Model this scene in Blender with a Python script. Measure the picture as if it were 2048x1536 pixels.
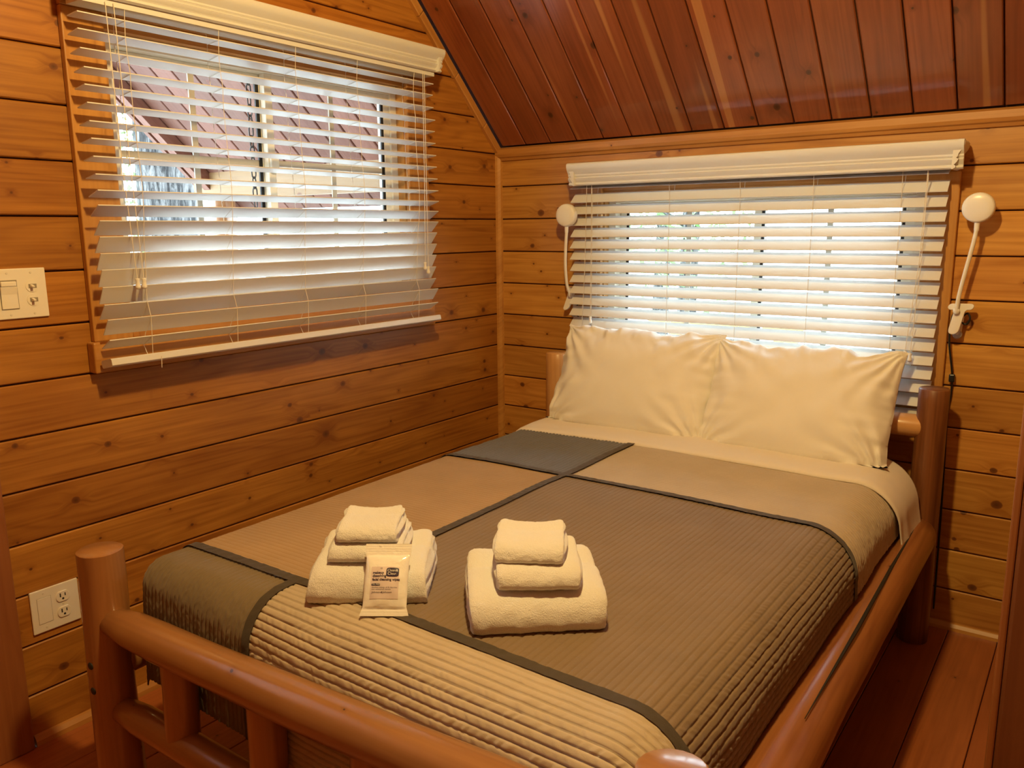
import bpy, bmesh, math, random
import numpy as np
from mathutils import Vector, Matrix, noise as mnoise

for o in list(bpy.data.objects):
    bpy.data.objects.remove(o, do_unlink=True)
scene = bpy.context.scene
COL = scene.collection
RND = random.Random(7)

# ------------------------------------------------------------------ camera
FPX = 1632.94
CAM = (2.05857, -2.75699, 1.25965)
YAW, PITCH, ROLL = -0.6272817, -0.1874145, -0.0089378
fw = Vector((math.sin(YAW) * math.cos(PITCH), math.cos(YAW) * math.cos(PITCH), math.sin(PITCH)))
rt = Vector((math.cos(YAW), -math.sin(YAW), 0))
up = rt.cross(fw)
rt2 = rt * math.cos(ROLL) + up * math.sin(ROLL)
up2 = up * math.cos(ROLL) - rt * math.sin(ROLL)
cd = bpy.data.cameras.new('camera')
cam = bpy.data.objects.new('camera', cd)
COL.objects.link(cam)
cam.matrix_world = Matrix(((rt2.x, up2.x, -fw.x, CAM[0]), (rt2.y, up2.y, -fw.y, CAM[1]), (rt2.z, up2.z, -fw.z, CAM[2]), (0, 0, 0, 1)))
cd.sensor_width = 36.0
cd.sensor_fit = 'HORIZONTAL'
cd.lens = FPX / 2048 * 36.0
cd.clip_start = 0.02
scene.camera = cam

# ------------------------------------------------------------------ world, lights, exposure
SKY = 15.0
w = bpy.data.worlds.new('sky')
scene.world = w
w.use_nodes = True
nt = w.node_tree
bg = nt.nodes['Background']
tc = nt.nodes.new('ShaderNodeTexCoord')
sx = nt.nodes.new('ShaderNodeSeparateXYZ')
cr = nt.nodes.new('ShaderNodeValToRGB')
nt.links.new(tc.outputs['Generated'], sx.inputs[0])
nt.links.new(sx.outputs['Z'], cr.inputs[0])
cr.color_ramp.elements[0].position = 0.0
cr.color_ramp.elements[0].color = (0.78, 0.90, 1.0, 1)
cr.color_ramp.elements[1].position = 1.0
cr.color_ramp.elements[1].color = (0.62, 0.80, 1.0, 1)
nt.links.new(cr.outputs[0], bg.inputs[0])
bg.inputs[1].default_value = SKY


def lamp(name, loc, watts, col, rad):
    l = bpy.data.lights.new(name, 'POINT')
    l.energy = watts
    l.color = col
    l.shadow_soft_size = rad
    o = bpy.data.objects.new(name, l)
    COL.objects.link(o)
    o.location = loc
    return o


lamp('ceiling_lamp_bulb', (1.46, -1.86, 2.30), 110.0, (1.0, 0.70, 0.26), 0.055)

vs = scene.view_settings
vs.view_transform = 'Standard'
vs.look = 'None'
vs.gamma = 1.0
vs.use_curve_mapping = False
vs.exposure = 0.0
scene.display_settings.display_device = 'sRGB'


# ------------------------------------------------------------------ node helpers
class NT:
    def __init__(s, name):
        s.m = bpy.data.materials.new(name)
        s.m.use_nodes = True
        s.t = s.m.node_tree
        s.bsdf = s.t.nodes['Principled BSDF']
        s.out = s.t.nodes['Material Output']

    def n(s, typ, **kw):
        nd = s.t.nodes.new(typ)
        for k, v in kw.items():
            setattr(nd, k, v)
        return nd

    def l(s, a, b):
        s.t.links.new(a, b)

    def set(s, sock, v):
        if hasattr(v, 'is_output') or isinstance(v, bpy.types.NodeSocket):
            s.l(v, sock)
        else:
            sock.default_value = v

    def math(s, op, a, b=0.0, c=None, clamp=False):
        nd = s.n('ShaderNodeMath', operation=op)
        nd.use_clamp = clamp
        s.set(nd.inputs[0], a)
        s.set(nd.inputs[1], b)
        if c is not None:
            s.set(nd.inputs[2], c)
        return nd.outputs[0]

    def comb(s, x, y, z=0.0):
        nd = s.n('ShaderNodeCombineXYZ')
        s.set(nd.inputs[0], x)
        s.set(nd.inputs[1], y)
        s.set(nd.inputs[2], z)
        return nd.outputs[0]

    def sep(s, v):
        nd = s.n('ShaderNodeSeparateXYZ')
        s.l(v, nd.inputs[0])
        return nd.outputs

    def noise(s, vec, scale, detail=3.0, rough=0.55, dist=0.0):
        nd = s.n('ShaderNodeTexNoise')
        s.l(vec, nd.inputs['Vector'])
        nd.inputs['Scale'].default_value = scale
        nd.inputs['Detail'].default_value = detail
        nd.inputs['Roughness'].default_value = rough
        nd.inputs['Distortion'].default_value = dist
        return nd.outputs[0]

    def mr(s, v, a, b, c=0.0, d=1.0, smooth=False):
        nd = s.n('ShaderNodeMapRange')
        nd.interpolation_type = 'SMOOTHSTEP' if smooth else 'LINEAR'
        s.set(nd.inputs[0], v)
        s.set(nd.inputs[1], a)
        s.set(nd.inputs[2], b)
        s.set(nd.inputs[3], c)
        s.set(nd.inputs[4], d)
        return nd.outputs[0]

    def mix(s, f, a, b, mode='MIX'):
        nd = s.n('ShaderNodeMix', data_type='RGBA', blend_type=mode)
        s.set(nd.inputs[0], f)
        s.set(nd.inputs[6], a)
        s.set(nd.inputs[7], b)
        return nd.outputs[2]

    def bump(s, h, strength, dist):
        nd = s.n('ShaderNodeBump')
        nd.inputs['Strength'].default_value = strength
        nd.inputs['Distance'].default_value = dist
        s.l(h, nd.inputs['Height'])
        s.l(nd.outputs[0], s.bsdf.inputs['Normal'])


def c4(c):
    return (c[0], c[1], c[2], 1.0)


def plain(name, col, rough=0.6, spec=0.5, metal=0.0, bump=None, coat=0.0, var=0.0):
    t = NT(name)
    b = t.bsdf
    b.inputs['Base Color'].default_value = c4(col)
    b.inputs['Roughness'].default_value = rough
    b.inputs['Metallic'].default_value = metal
    b.inputs['Specular IOR Level'].default_value = spec
    b.inputs['Coat Weight'].default_value = coat
    tcn = t.n('ShaderNodeTexCoord')
    if var:
        nz = t.noise(tcn.outputs['Object'], 14.0, 3)
        f = t.mr(nz, 0.3, 0.7, 1 - var, 1 + var)
        t.l(t.mix(1.0, c4(col), t.comb(f, f, f), 'MULTIPLY'), b.inputs['Base Color'])
    if bump:
        nz = t.noise(tcn.outputs['Object'], bump[0], 3)
        t.bump(nz, bump[1], bump[2])
    return t.m


def wood(name, light, dark, knot=(0.07, 0.022, 0.006), rough=0.38, spec=0.5, coat=0.0, coat_rough=0.2,
         kn=(3.2, 8.5), krad=(0.004, 0.011), kprob=0.45, grain=1.0, tint=0.16, streak=0.0, streak_col=(0.5, 0.25, 0.08)):
    """plank / log wood: UV u runs along the piece in metres, v across it"""
    t = NT(name)
    b = t.bsdf
    uv = t.n('ShaderNodeUVMap')
    uv.uv_map = 'UVMap'
    u, v, _ = t.sep(uv.outputs[0])
    ku, kv = kn
    vec = t.comb(t.math('MULTIPLY', u, ku), t.math('MULTIPLY', v, kv))
    vo = t.n('ShaderNodeTexVoronoi', voronoi_dimensions='2D', feature='F1')
    vo.inputs['Scale'].default_value = 1.0
    vo.inputs['Randomness'].default_value = 1.0
    t.l(vec, vo.inputs['Vector'])
    px, py, _ = t.sep(vo.outputs['Position'])
    cr_, cg, cb = t.sep(vo.outputs['Color'])
    du = t.math('SUBTRACT', u, t.math('DIVIDE', px, ku))
    dv = t.math('SUBTRACT', v, t.math('DIVIDE', py, kv))
    d0 = t.math('SQRT', t.math('ADD', t.math('MULTIPLY', du, du), t.math('MULTIPLY', t.math('MULTIPLY', dv, dv), 1.5)))
    wob = t.noise(t.comb(t.math('MULTIPLY', u, 70.0), t.math('MULTIPLY', v, 70.0)), 1.0, 2)
    d = t.math('ADD', d0, t.math('MULTIPLY', t.math('SUBTRACT', wob, 0.5), 0.004))
    rad = t.math('ADD', krad[0], t.math('MULTIPLY', t.math('POWER', cr_, 3.0), krad[1]))
    has = t.math('LESS_THAN', cg, kprob)
    q = t.math('DIVIDE', d, rad)
    core = t.math('MULTIPLY', t.mr(q, 0.75, 1.05, 1.0, 0.0, True), has)
    halo = t.math('MULTIPLY', t.mr(q, 0.9, 4.2, 1.0, 0.0, True), has)
    push = t.math('MULTIPLY', halo, t.math('MULTIPLY', rad, 1.1))
    vv = t.math('ADD', v, t.math('MULTIPLY', push, t.math('SIGN', dv)))
    g1 = t.noise(t.comb(t.math('MULTIPLY', u, 1.6), t.math('MULTIPLY', vv, 95.0)), 1.0, 4, 0.6, 0.35)
    big = t.noise(t.comb(t.math('MULTIPLY', u, 0.75), t.math('MULTIPLY', vv, 11.0)), 1.0, 2, 0.5, 0.4)
    ring = t.math('SINE', t.math('MULTIPLY', big, 62.0))
    ring = t.math('POWER', t.math('MULTIPLY', t.math('ADD', ring, 1.0), 0.5), 2.0)
    cloud = t.noise(t.comb(t.math('MULTIPLY', u, 3.0), t.math('MULTIPLY', v, 9.0)), 1.0, 3)
    f = t.math('ADD', t.math('MULTIPLY', t.mr(g1, 0.3, 0.75), 0.5 * grain), t.math('MULTIPLY', ring, 0.22 * grain))
    f = t.math('ADD', f, t.mr(cloud, 0.25, 0.8, -0.15, 0.45))
    f = t.math('ADD', f, t.math('MULTIPLY', halo, 0.3), clamp=True)
    col = t.mix(f, c4(light), c4(dark))
    if streak:
        st = t.noise(t.comb(t.math('MULTIPLY', u, 0.25), t.math('MULTIPLY', v, 14.0)), 1.0, 1)
        col = t.mix(t.mr(st, 0.66, 0.7, 0.0, streak, True), col, c4(streak_col))
    oi = t.n('ShaderNodeObjectInfo')
    r1 = oi.outputs['Random']
    k = t.mr(r1, 0.0, 1.0, 1 - tint, 1 + tint)
    kg = t.mr(t.math('FRACT', t.math('MULTIPLY', r1, 7.31)), 0.0, 1.0, 1 - tint * 0.35, 1 + tint * 0.35)
    col = t.mix(1.0, col, t.comb(k, t.math('MULTIPLY', k, kg), t.math('MULTIPLY', k, kg)), 'MULTIPLY')
    kc = t.mix(t.mr(q, 0.0, 0.9), c4(knot), c4([x * 2.6 for x in knot]))
    col = t.mix(t.math('MULTIPLY', core, 0.92), col, kc)
    t.l(col, b.inputs['Base Color'])
    b.inputs['Roughness'].default_value = rough
    b.inputs['Specular IOR Level'].default_value = spec
    b.inputs['Coat Weight'].default_value = coat
    b.inputs['Coat Roughness'].default_value = coat_rough
    t.bump(t.math('ADD', g1, t.math('MULTIPLY', core, -0.6)), 0.10, 0.002)
    return t.m


def fabric(name, col, scale=900.0, strength=0.25, rough=0.9, sheen=0.2, wr=None, var=0.06):
    t = NT(name)
    b = t.bsdf
    tcn = t.n('ShaderNodeTexCoord')
    nz = t.noise(tcn.outputs['Object'], 9.0, 3)
    k = t.mr(nz, 0.3, 0.7, 1 - var, 1 + var)
    t.l(t.mix(1.0, c4(col), t.comb(k, k, k), 'MULTIPLY'), b.inputs['Base Color'])
    b.inputs['Roughness'].default_value = rough
    b.inputs['Specular IOR Level'].default_value = 0.2
    b.inputs['Sheen Weight'].default_value = sheen
    h = t.noise(tcn.outputs['Object'], scale, 2)
    if wr:
        h2 = t.noise(tcn.outputs['Object'], wr[0], 3, 0.6, 0.8)
        h = t.math('ADD', t.math('MULTIPLY', h, 0.15), t.math('MULTIPLY', h2, wr[1]))
    t.bump(h, strength, 0.002)
    return t.m


# ------------------------------------------------------------------ materials
M = {}
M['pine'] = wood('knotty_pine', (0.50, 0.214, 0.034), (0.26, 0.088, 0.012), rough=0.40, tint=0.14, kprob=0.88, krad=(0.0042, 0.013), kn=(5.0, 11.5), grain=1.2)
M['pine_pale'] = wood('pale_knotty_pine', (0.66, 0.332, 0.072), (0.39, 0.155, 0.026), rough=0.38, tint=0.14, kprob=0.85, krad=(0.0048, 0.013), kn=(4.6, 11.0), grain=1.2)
M['pine_trim'] = wood('pine_trim', (0.55, 0.262, 0.062), (0.38, 0.155, 0.031), rough=0.4, kprob=0.15, tint=0.08)
M['groove'] = plain('groove_shadow_wood', (0.10, 0.035, 0.010), 0.8)
M['cedar'] = wood('ceiling_cedar', (0.30, 0.082, 0.028), (0.155, 0.036, 0.012), knot=(0.035, 0.010, 0.004), rough=0.36, coat=0.9,
                  coat_rough=0.12, kn=(4.2, 9.0), kprob=0.6, krad=(0.004, 0.012), tint=0.16, streak=0.55, streak_col=(0.50, 0.22, 0.07))
M['floor'] = wood('floor_boards', (0.42, 0.125, 0.034), (0.27, 0.072, 0.018), knot=(0.05, 0.015, 0.005), rough=0.32, coat=0.25,
                  coat_rough=0.22, kprob=0.3, tint=0.14)
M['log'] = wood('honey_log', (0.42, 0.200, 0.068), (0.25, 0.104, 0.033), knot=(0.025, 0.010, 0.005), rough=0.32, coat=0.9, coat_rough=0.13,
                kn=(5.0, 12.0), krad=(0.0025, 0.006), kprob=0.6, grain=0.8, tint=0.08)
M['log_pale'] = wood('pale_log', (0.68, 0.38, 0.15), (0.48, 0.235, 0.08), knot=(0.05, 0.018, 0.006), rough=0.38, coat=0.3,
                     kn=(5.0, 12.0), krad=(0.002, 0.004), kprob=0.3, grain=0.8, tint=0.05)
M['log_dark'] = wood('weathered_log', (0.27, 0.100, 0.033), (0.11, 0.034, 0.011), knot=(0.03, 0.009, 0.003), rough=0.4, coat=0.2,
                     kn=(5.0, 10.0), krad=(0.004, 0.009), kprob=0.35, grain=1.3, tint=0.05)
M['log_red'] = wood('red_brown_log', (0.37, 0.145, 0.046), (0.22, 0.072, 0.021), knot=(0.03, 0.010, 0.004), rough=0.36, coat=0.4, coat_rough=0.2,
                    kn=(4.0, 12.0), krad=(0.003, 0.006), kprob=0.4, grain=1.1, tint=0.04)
M['casing_red'] = wood('reddish_casing', (0.20, 0.070, 0.024), (0.13, 0.040, 0.013), rough=0.4, kprob=0.2, tint=0.05)
M['casing_left'] = wood('red_brown_casing', (0.36, 0.135, 0.042), (0.24, 0.080, 0.024), rough=0.4, kprob=0.25, tint=0.05)
M['porch'] = wood('porch_redwood', (0.25, 0.108, 0.073), (0.165, 0.062, 0.038), knot=(0.10, 0.03, 0.02), rough=0.6, kprob=0.25, tint=0.2)
M['porch_pine'] = wood('porch_beam_pine', (0.34, 0.20, 0.08), (0.25, 0.135, 0.05), rough=0.6, kprob=0.4, krad=(0.006, 0.02), tint=0.1)
M['white_blind'] = plain('white_faux_wood', (0.72, 0.71, 0.69), 0.42, 0.45, bump=(60.0, 0.03, 0.001))
M['white_cord'] = plain('white_cord', (0.78, 0.72, 0.62), 0.8)
M['white_plastic'] = plain('white_plastic', (0.84, 0.82, 0.77), 0.28, 0.5, var=0.01)
M['plate_plastic'] = plain('ivory_plate_plastic', (0.82, 0.77, 0.66), 0.35, 0.5, var=0.01)
M['plate_line'] = plain('plate_shadow_gap', (0.30, 0.26, 0.20), 0.6)
M['slot'] = plain('dark_slot', (0.02, 0.018, 0.015), 0.6)
M['black_plastic'] = plain('black_cord_plastic', (0.012, 0.012, 0.013), 0.35)
M['grey_plastic'] = plain('grey_jaw_plastic', (0.42, 0.44, 0.48), 0.4)
M['vinyl'] = plain('almond_vinyl', (0.70, 0.63, 0.48), 0.45, var=0.02)
M['gasket'] = plain('black_gasket', (0.01, 0.01, 0.01), 0.6)
M['metal_bar'] = plain('window_grid_bar', (0.42, 0.37, 0.28), 0.4)
M['chain'] = plain('rusty_chain', (0.06, 0.055, 0.05), 0.5, metal=0.6, bump=(200, 0.3, 0.001))
M['screw'] = plain('screw_paint', (0.72, 0.67, 0.57), 0.35)
M['linen'] = fabric('white_cotton', (0.86, 0.84, 0.80), 700.0, 0.12, wr=(26.0, 0.5), var=0.015)
M['sheet'] = fabric('cream_sheet', (0.80, 0.74, 0.66), 700.0, 0.12, wr=(14.0, 0.4), var=0.015)
M['mattress'] = fabric('mattress_ticking', (0.62, 0.60, 0.56), 500.0, 0.2)
M['q_dark'] = fabric('slate_patch', (0.145, 0.145, 0.155), 600.0, 0.3, wr=(240.0, 0.6))
M['q_tan'] = fabric('beige_patch', (0.50, 0.41, 0.30), 600.0, 0.3, wr=(220.0, 0.8))
M['q_clay'] = fabric('clay_patch', (0.40, 0.262, 0.132), 600.0, 0.3, wr=(260.0, 0.5))
M['q_grey'] = fabric('taupe_patch', (0.225, 0.160, 0.100), 600.0, 0.3, wr=(240.0, 0.6))
M['q_olive'] = fabric('olive_patch', (0.195, 0.148, 0.088), 600.0, 0.3, wr=(240.0, 0.6))
M['q_bind'] = fabric('charcoal_binding', (0.070, 0.055, 0.037), 700.0, 0.3, wr=(300.0, 0.6))


def terry():
    t = NT('white_terry')
    b = t.bsdf
    b.inputs['Base Color'].default_value = (0.87, 0.855, 0.82, 1)
    b.inputs['Roughness'].default_value = 0.95
    b.inputs['Sheen Weight'].default_value = 0.35
    b.inputs['Specular IOR Level'].default_value = 0.1
    tcn = t.n('ShaderNodeTexCoord')
    a = t.noise(tcn.outputs['Object'], 430.0, 3, 0.7)
    c = t.noise(tcn.outputs['Object'], 120.0, 2, 0.6)
    t.bump(t.math('ADD', a, t.math('MULTIPLY', c, 0.5)), 0.9, 0.0028)
    return t.m


M['terry'] = terry()


def film():
    t = NT('glossy_packet_film')
    b = t.bsdf
    b.inputs['Base Color'].default_value = (0.92, 0.90, 0.86, 1)
    b.inputs['Roughness'].default_value = 0.16
    b.inputs['Coat Weight'].default_value = 0.6
    b.inputs['Coat Roughness'].default_value = 0.06
    tcn = t.n('ShaderNodeTexCoord')
    a = t.noise(tcn.outputs['Object'], 46.0, 3, 0.5, 0.7)
    t.bump(a, 0.25, 0.006)
    return t.m


M['film'] = film()
M['p_label'] = plain('packet_lilac_print', (0.74, 0.64, 0.64), 0.3, coat=0.3)
M['p_navy'] = plain('packet_navy_print', (0.022, 0.016, 0.055), 0.3, coat=0.3)
M['p_ink'] = plain('packet_ink', (0.045, 0.03, 0.06), 0.4)
M['p_white'] = plain('packet_white_print', (0.86, 0.84, 0.84), 0.35)


def glass():
    t = NT('window_glass')
    tr = t.n('ShaderNodeBsdfTransparent')
    tr.inputs[0].default_value = (0.94, 0.97, 0.96, 1)
    gl = t.n('ShaderNodeBsdfGlossy')
    gl.inputs['Roughness'].default_value = 0.02
    lw = t.n('ShaderNodeLayerWeight')
    lw.inputs[0].default_value = 0.25
    mx = t.n('ShaderNodeMixShader')
    t.l(t.math('MULTIPLY', lw.outputs['Fresnel'], 0.5), mx.inputs[0])
    t.l(tr.outputs[0], mx.inputs[1])
    t.l(gl.outputs[0], mx.inputs[2])
    t.l(mx.outputs[0], t.out.inputs[0])
    return t.m


M['glass'] = glass()


def bark():
    t = NT('fissured_bark')
    uv = t.n('ShaderNodeUVMap')
    uv.uv_map = 'UVMap'
    u, v, _ = t.sep(uv.outputs[0])
    vec = t.comb(t.math('MULTIPLY', u, 5.0), t.math('MULTIPLY', v, 26.0))
    a = t.noise(vec, 1.0, 5, 0.65, 0.8)
    col = t.mix(t.mr(a, 0.42, 0.6), (0.022, 0.020, 0.020, 1), (0.19, 0.18, 0.172, 1))
    t.l(col, t.bsdf.inputs['Base Color'])
    t.bsdf.inputs['Roughness'].default_value = 0.95
    t.bump(a, 0.9, 0.05)
    return t.m


M['bark'] = bark()
M['leaf'] = plain('spring_leaves', (0.16, 0.30, 0.09), 0.6, var=0.3)
M['leaf2'] = plain('pale_leaves', (0.26, 0.40, 0.18), 0.6, var=0.3)
M['gravel'] = plain('pale_gravel', (0.52, 0.50, 0.46), 0.95, var=0.25, bump=(30, 0.6, 0.03))
M['metal_roof'] = plain('pale_metal_roof', (0.78, 0.80, 0.80), 0.35, var=0.03)
M['seam'] = plain('roof_seam_metal', (0.30, 0.32, 0.33), 0.4)
M['cabin_wall'] = wood('cabin_siding', (0.62, 0.30, 0.10), (0.45, 0.19, 0.05), rough=0.7, tint=0.12)
M['shingle'] = plain('dark_shingle', (0.10, 0.09, 0.085), 0.9, var=0.2)


# ------------------------------------------------------------------ mesh helpers
class MB:
    def __init__(s):
        s.v, s.f, s.uv = [], [], []

    def add(s, verts, faces, uvs=None):
        b = len(s.v)
        s.v += [tuple(x) for x in verts]
        for i, fc in enumerate(faces):
            s.f.append(tuple(b + k for k in fc))
            if uvs is not None:
                s.uv.append([uvs[k] for k in fc])
            else:
                s.uv.append(None)

    def box(s, lo, hi, ax=None):
        """axis-aligned box; UV u along axis ax (default the longest)"""
        lo, hi = Vector(lo), Vector(hi)
        sz = hi - lo
        if ax is None:
            ax = max(range(3), key=lambda k: sz[k])
        o2 = [k for k in range(3) if k != ax]
        P = [Vector((lo.x if i & 1 == 0 else hi.x, lo.y if i & 2 == 0 else hi.y, lo.z if i & 4 == 0 else hi.z)) for i in range(8)]
        F = [(0, 2, 3, 1), (4, 5, 7, 6), (0, 1, 5, 4), (2, 6, 7, 3), (0, 4, 6, 2), (1, 3, 7, 5)]
        ru, rv = RND.uniform(0, 40), RND.uniform(0, 40)
        b = len(s.v)
        s.v += [tuple(p) for p in P]
        for fc in F:
            s.f.append(tuple(b + k for k in fc))
            s.uv.append([(P[k][ax] + ru, P[k][o2[0]] + P[k][o2[1]] + rv) for k in fc])

    def tube(s, pts, rads, seg=12, caps=True, jit=0.0, seed=0):
        pts = [Vector(p) for p in pts]
        n = len(pts)
        if not hasattr(rads, '__len__'):
            rads = [rads] * n
        T = []
        for i in range(n):
            a = pts[max(0, i - 1)]
            c = pts[min(n - 1, i + 1)]
            T.append((c - a).normalized())
        ref = Vector((0, 0, 1)) if abs(T[0].z) < 0.9 else Vector((1, 0, 0))
        e1 = (ref - T[0] * ref.dot(T[0])).normalized()
        L = 0
        ru, rv = RND.uniform(0, 40), RND.uniform(0, 40)
        b = len(s.v)
        uvr = []
        for i in range(n):
            e1 = (e1 - T[i] * e1.dot(T[i])).normalized()
            e2 = T[i].cross(e1)
            if i:
                L += (pts[i] - pts[i - 1]).length
            for k in range(seg):
                a = 2 * math.pi * k / seg
                dvec = e1 * math.cos(a) + e2 * math.sin(a)
                r = rads[i]
                if jit:
                    r *= 1 + jit * mnoise.noise(Vector((math.cos(a) * 1.3 + seed, math.sin(a) * 1.3, L * 5 + seed)))
                s.v.append(tuple(pts[i] + dvec * r))
            uvr.append(L)
        rm = max(rads)
        for i in range(n - 1):
            for k in range(seg):
                k2 = (k + 1) % seg
                s.f.append((b + i * seg + k, b + i * seg + k2, b + (i + 1) * seg + k2, b + (i + 1) * seg + k))
                v0, v1 = rv + rm * 2 * math.pi * k / seg, rv + rm * 2 * math.pi * (k + 1) / seg
                s.uv.append([(uvr[i] + ru, v0), (uvr[i] + ru, v1), (uvr[i + 1] + ru, v1), (uvr[i + 1] + ru, v0)])
        if caps:
            for i, fl in ((0, True), (n - 1, False)):
                ring = [b + i * seg + k for k in range(seg)]
                if fl:
                    ring = ring[::-1]
                s.f.append(tuple(ring))
                s.uv.append([(ru + 0.2 * s.v[q][0], rv + s.v[q][1] + s.v[q][2]) for q in ring])

    def grid(s, P, uvf=None, closed_u=False):
        """P: array (n, m, 3)"""
        n, m = P.shape[:2]
        b = len(s.v)
        s.v += [tuple(x) for x in P.reshape(-1, 3).tolist()]
        for i in range(n - 1):
            for j in range(m - 1):
                s.f.append((b + i * m + j, b + (i + 1) * m + j, b + (i + 1) * m + j + 1, b + i * m + j + 1))
                s.uv.append(None)

    def lathe(s, prof, O, axis=(0, 0, 1), seg=24):
        """prof: list of (r, h) along axis from O"""
        ax = Vector(axis).normalized()
        ref = Vector((1, 0, 0)) if abs(ax.x) < 0.9 else Vector((0, 1, 0))
        e1 = (ref - ax * ref.dot(ax)).normalized()
        e2 = ax.cross(e1)
        O = Vector(O)
        b = len(s.v)
        for r, h in prof:
            for k in range(seg):
                a = 2 * math.pi * k / seg
                s.v.append(tuple(O + ax * h + (e1 * math.cos(a) + e2 * math.sin(a)) * r))
        for i in range(len(prof) - 1):
            for k in range(seg):
                k2 = (k + 1) % seg
                s.f.append((b + i * seg + k, b + i * seg + k2, b + (i + 1) * seg + k2, b + (i + 1) * seg + k))
                s.uv.append(None)
        s.f.append(tuple(b + k for k in range(seg))[::-1])
        s.uv.append(None)
        s.f.append(tuple(b + (len(prof) - 1) * seg + k for k in range(seg)))
        s.uv.append(None)

    def prism(s, poly, O, U, V, N, depth):
        """extrude a 2-D outline (in U, V) along N"""
        O, U, V, N = Vector(O), Vector(U), Vector(V), Vector(N)
        n = len(poly)
        b = len(s.v)
        ru = RND.uniform(0, 40)
        for dd in (0, depth):
            for (a, c) in poly:
                s.v.append(tuple(O + U * a + V * c + N * dd))
        uvp = [(a + ru, c + ru) for a, c in poly]
        s.f.append(tuple(b + k for k in range(n))[::-1])
        s.uv.append(uvp[::-1])
        s.f.append(tuple(b + n + k for k in range(n)))
        s.uv.append(uvp)
        for k in range(n):
            k2 = (k + 1) % n
            s.f.append((b + k, b + k2, b + n + k2, b + n + k))
            s.uv.append([(uvp[k][0], uvp[k][1]), (uvp[k2][0], uvp[k2][1]), (uvp[k2][0], uvp[k2][1] + depth), (uvp[k][0], uvp[k][1] + depth)])

    def build(s, name, mat, parent=None, smooth=False, bevel=0.0, auto=None, fixn=True):
        me = bpy.data.meshes.new(name)
        me.from_pydata(s.v, [], s.f)
        if any(u is not None for u in s.uv):
            lay = me.uv_layers.new(name='UVMap')
            arr = []
            for u, f in zip(s.uv, s.f):
                if u is None:
                    arr += [0.0, 0.0] * len(f)
                else:
                    for q in u:
                        arr += [q[0], q[1]]
            lay.data.foreach_set('uv', arr)
        me.materials.append(mat)
        if fixn and len(s.f) < 60000:
            bm = bmesh.new()
            bm.from_mesh(me)
            bmesh.ops.recalc_face_normals(bm, faces=bm.faces)
            bm.to_mesh(me)
            bm.free()
        if smooth:
            me.polygons.foreach_set('use_smooth', [True] * len(me.polygons))
        me.update()
        o = bpy.data.objects.new(name, me)
        COL.objects.link(o)
        if parent is not None:
            o.parent = parent
            o.matrix_parent_inverse = parent.matrix_world.inverted()
        if bevel:
            md = o.modifiers.new('bevel', 'BEVEL')
            md.width = bevel
            md.segments = 2
            md.limit_method = 'ANGLE'
        if smooth and auto:
            try:
                me.set_sharp_from_angle(angle=auto)
            except Exception:
                pass
        return o


def tag(o, label=None, cat=None, group=None, kind=None):
    if label:
        o['label'] = label
    if cat:
        o['category'] = cat
    if group:
        o['group'] = group
    if kind:
        o['kind'] = kind
    return o


def empty(name, loc):
    o = bpy.data.objects.new(name, None)
    COL.objects.link(o)
    o.location = loc
    o.empty_display_size = 0.05
    o.matrix_world = Matrix.Translation(loc)
    return o


def clip_poly(poly, a, b, c):
    """keep a*u + b*v <= c"""
    out = []
    n = len(poly)
    for i in range(n):
        p, q = poly[i], poly[(i + 1) % n]
        dp, dq = a * p[0] + b * p[1] - c, a * q[0] + b * q[1] - c
        if dp <= 0:
            out.append(p)
        if (dp < 0 < dq) or (dq < 0 < dp):
            t = dp / (dp - dq)
            out.append((p[0] + t * (q[0] - p[0]), p[1] + t * (q[1] - p[1])))
    return out


def inset(poly, e):
    n = len(poly)
    out = []
    for i in range(n):
        p0, p1, p2 = Vector(poly[i - 1]), Vector(poly[i]), Vector(poly[(i + 1) % n])
        d1, d2 = (p1 - p0).normalized(), (p2 - p1).normalized()
        n1, n2 = Vector((-d1.y, d1.x)), Vector((-d2.y, d2.x))
        m = n1 + n2
        m = m / max(0.3, (1 + n1.dot(n2)))
        q = p1 + m * e
        out.append((q.x, q.y))
    return out


def plank(poly, O, U, V, N, th, mat, parent, name='plank', bev=0.0025):
    """one board: convex CCW outline in (U, V), thickness along N, eased front edge; UV along U"""
    O, U, V, N = Vector(O), Vector(U), Vector(V), Vector(N)
    if len(poly) < 3:
        return None
    ru, rv = RND.uniform(0, 60), RND.uniform(0, 60)
    ins = inset(poly, bev)
    rings = [(poly, 0.0), (poly, th - bev), (ins, th)]
    n = len(poly)
    mb = MB()
    vv, uvs = [], []
    for pl, h in rings:
        for a, c in pl:
            vv.append(O + U * a + V * c + N * h)
            uvs.append((a + ru, c + rv))
    F = []
    for r in range(2):
        for k in range(n):
            k2 = (k + 1) % n
            F.append((r * n + k, r * n + k2, (r + 1) * n + k2, (r + 1) * n + k))
    F.append(tuple(2 * n + k for k in range(n)))
    mb.add(vv, F, uvs)
    return mb.build(name, mat, parent, fixn=False)


# ------------------------------------------------------------------ the room shell
H = 0.130            # course of the wall boards
GAP = 0.0022
TH = 0.014
SL, SC = 0.97, 1.588  # ceiling: z = SC - SL * y
RIDGE = -2.12
ZR = SC - SL * RIDGE
YB, XR = -4.24, 3.7   # rear wall, far right wall
# left window opening on x = 0, back window opening on y = 0
LW = (-1.628, -0.545, 1.045, 1.765)
BW = (0.488, 1.606, 0.790, 1.395)


def backing(name, rects, axis, d0, d1, mat):
    mb = MB()
    for a0, a1, z0, z1 in rects:
        if axis == 'x':
            mb.box((d0, a0, z0), (d1, a1, z1))
        else:
            mb.box((a0, d0, z0), (a1, d1, z1))
    return tag(mb.build(name, mat), kind='structure')


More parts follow.
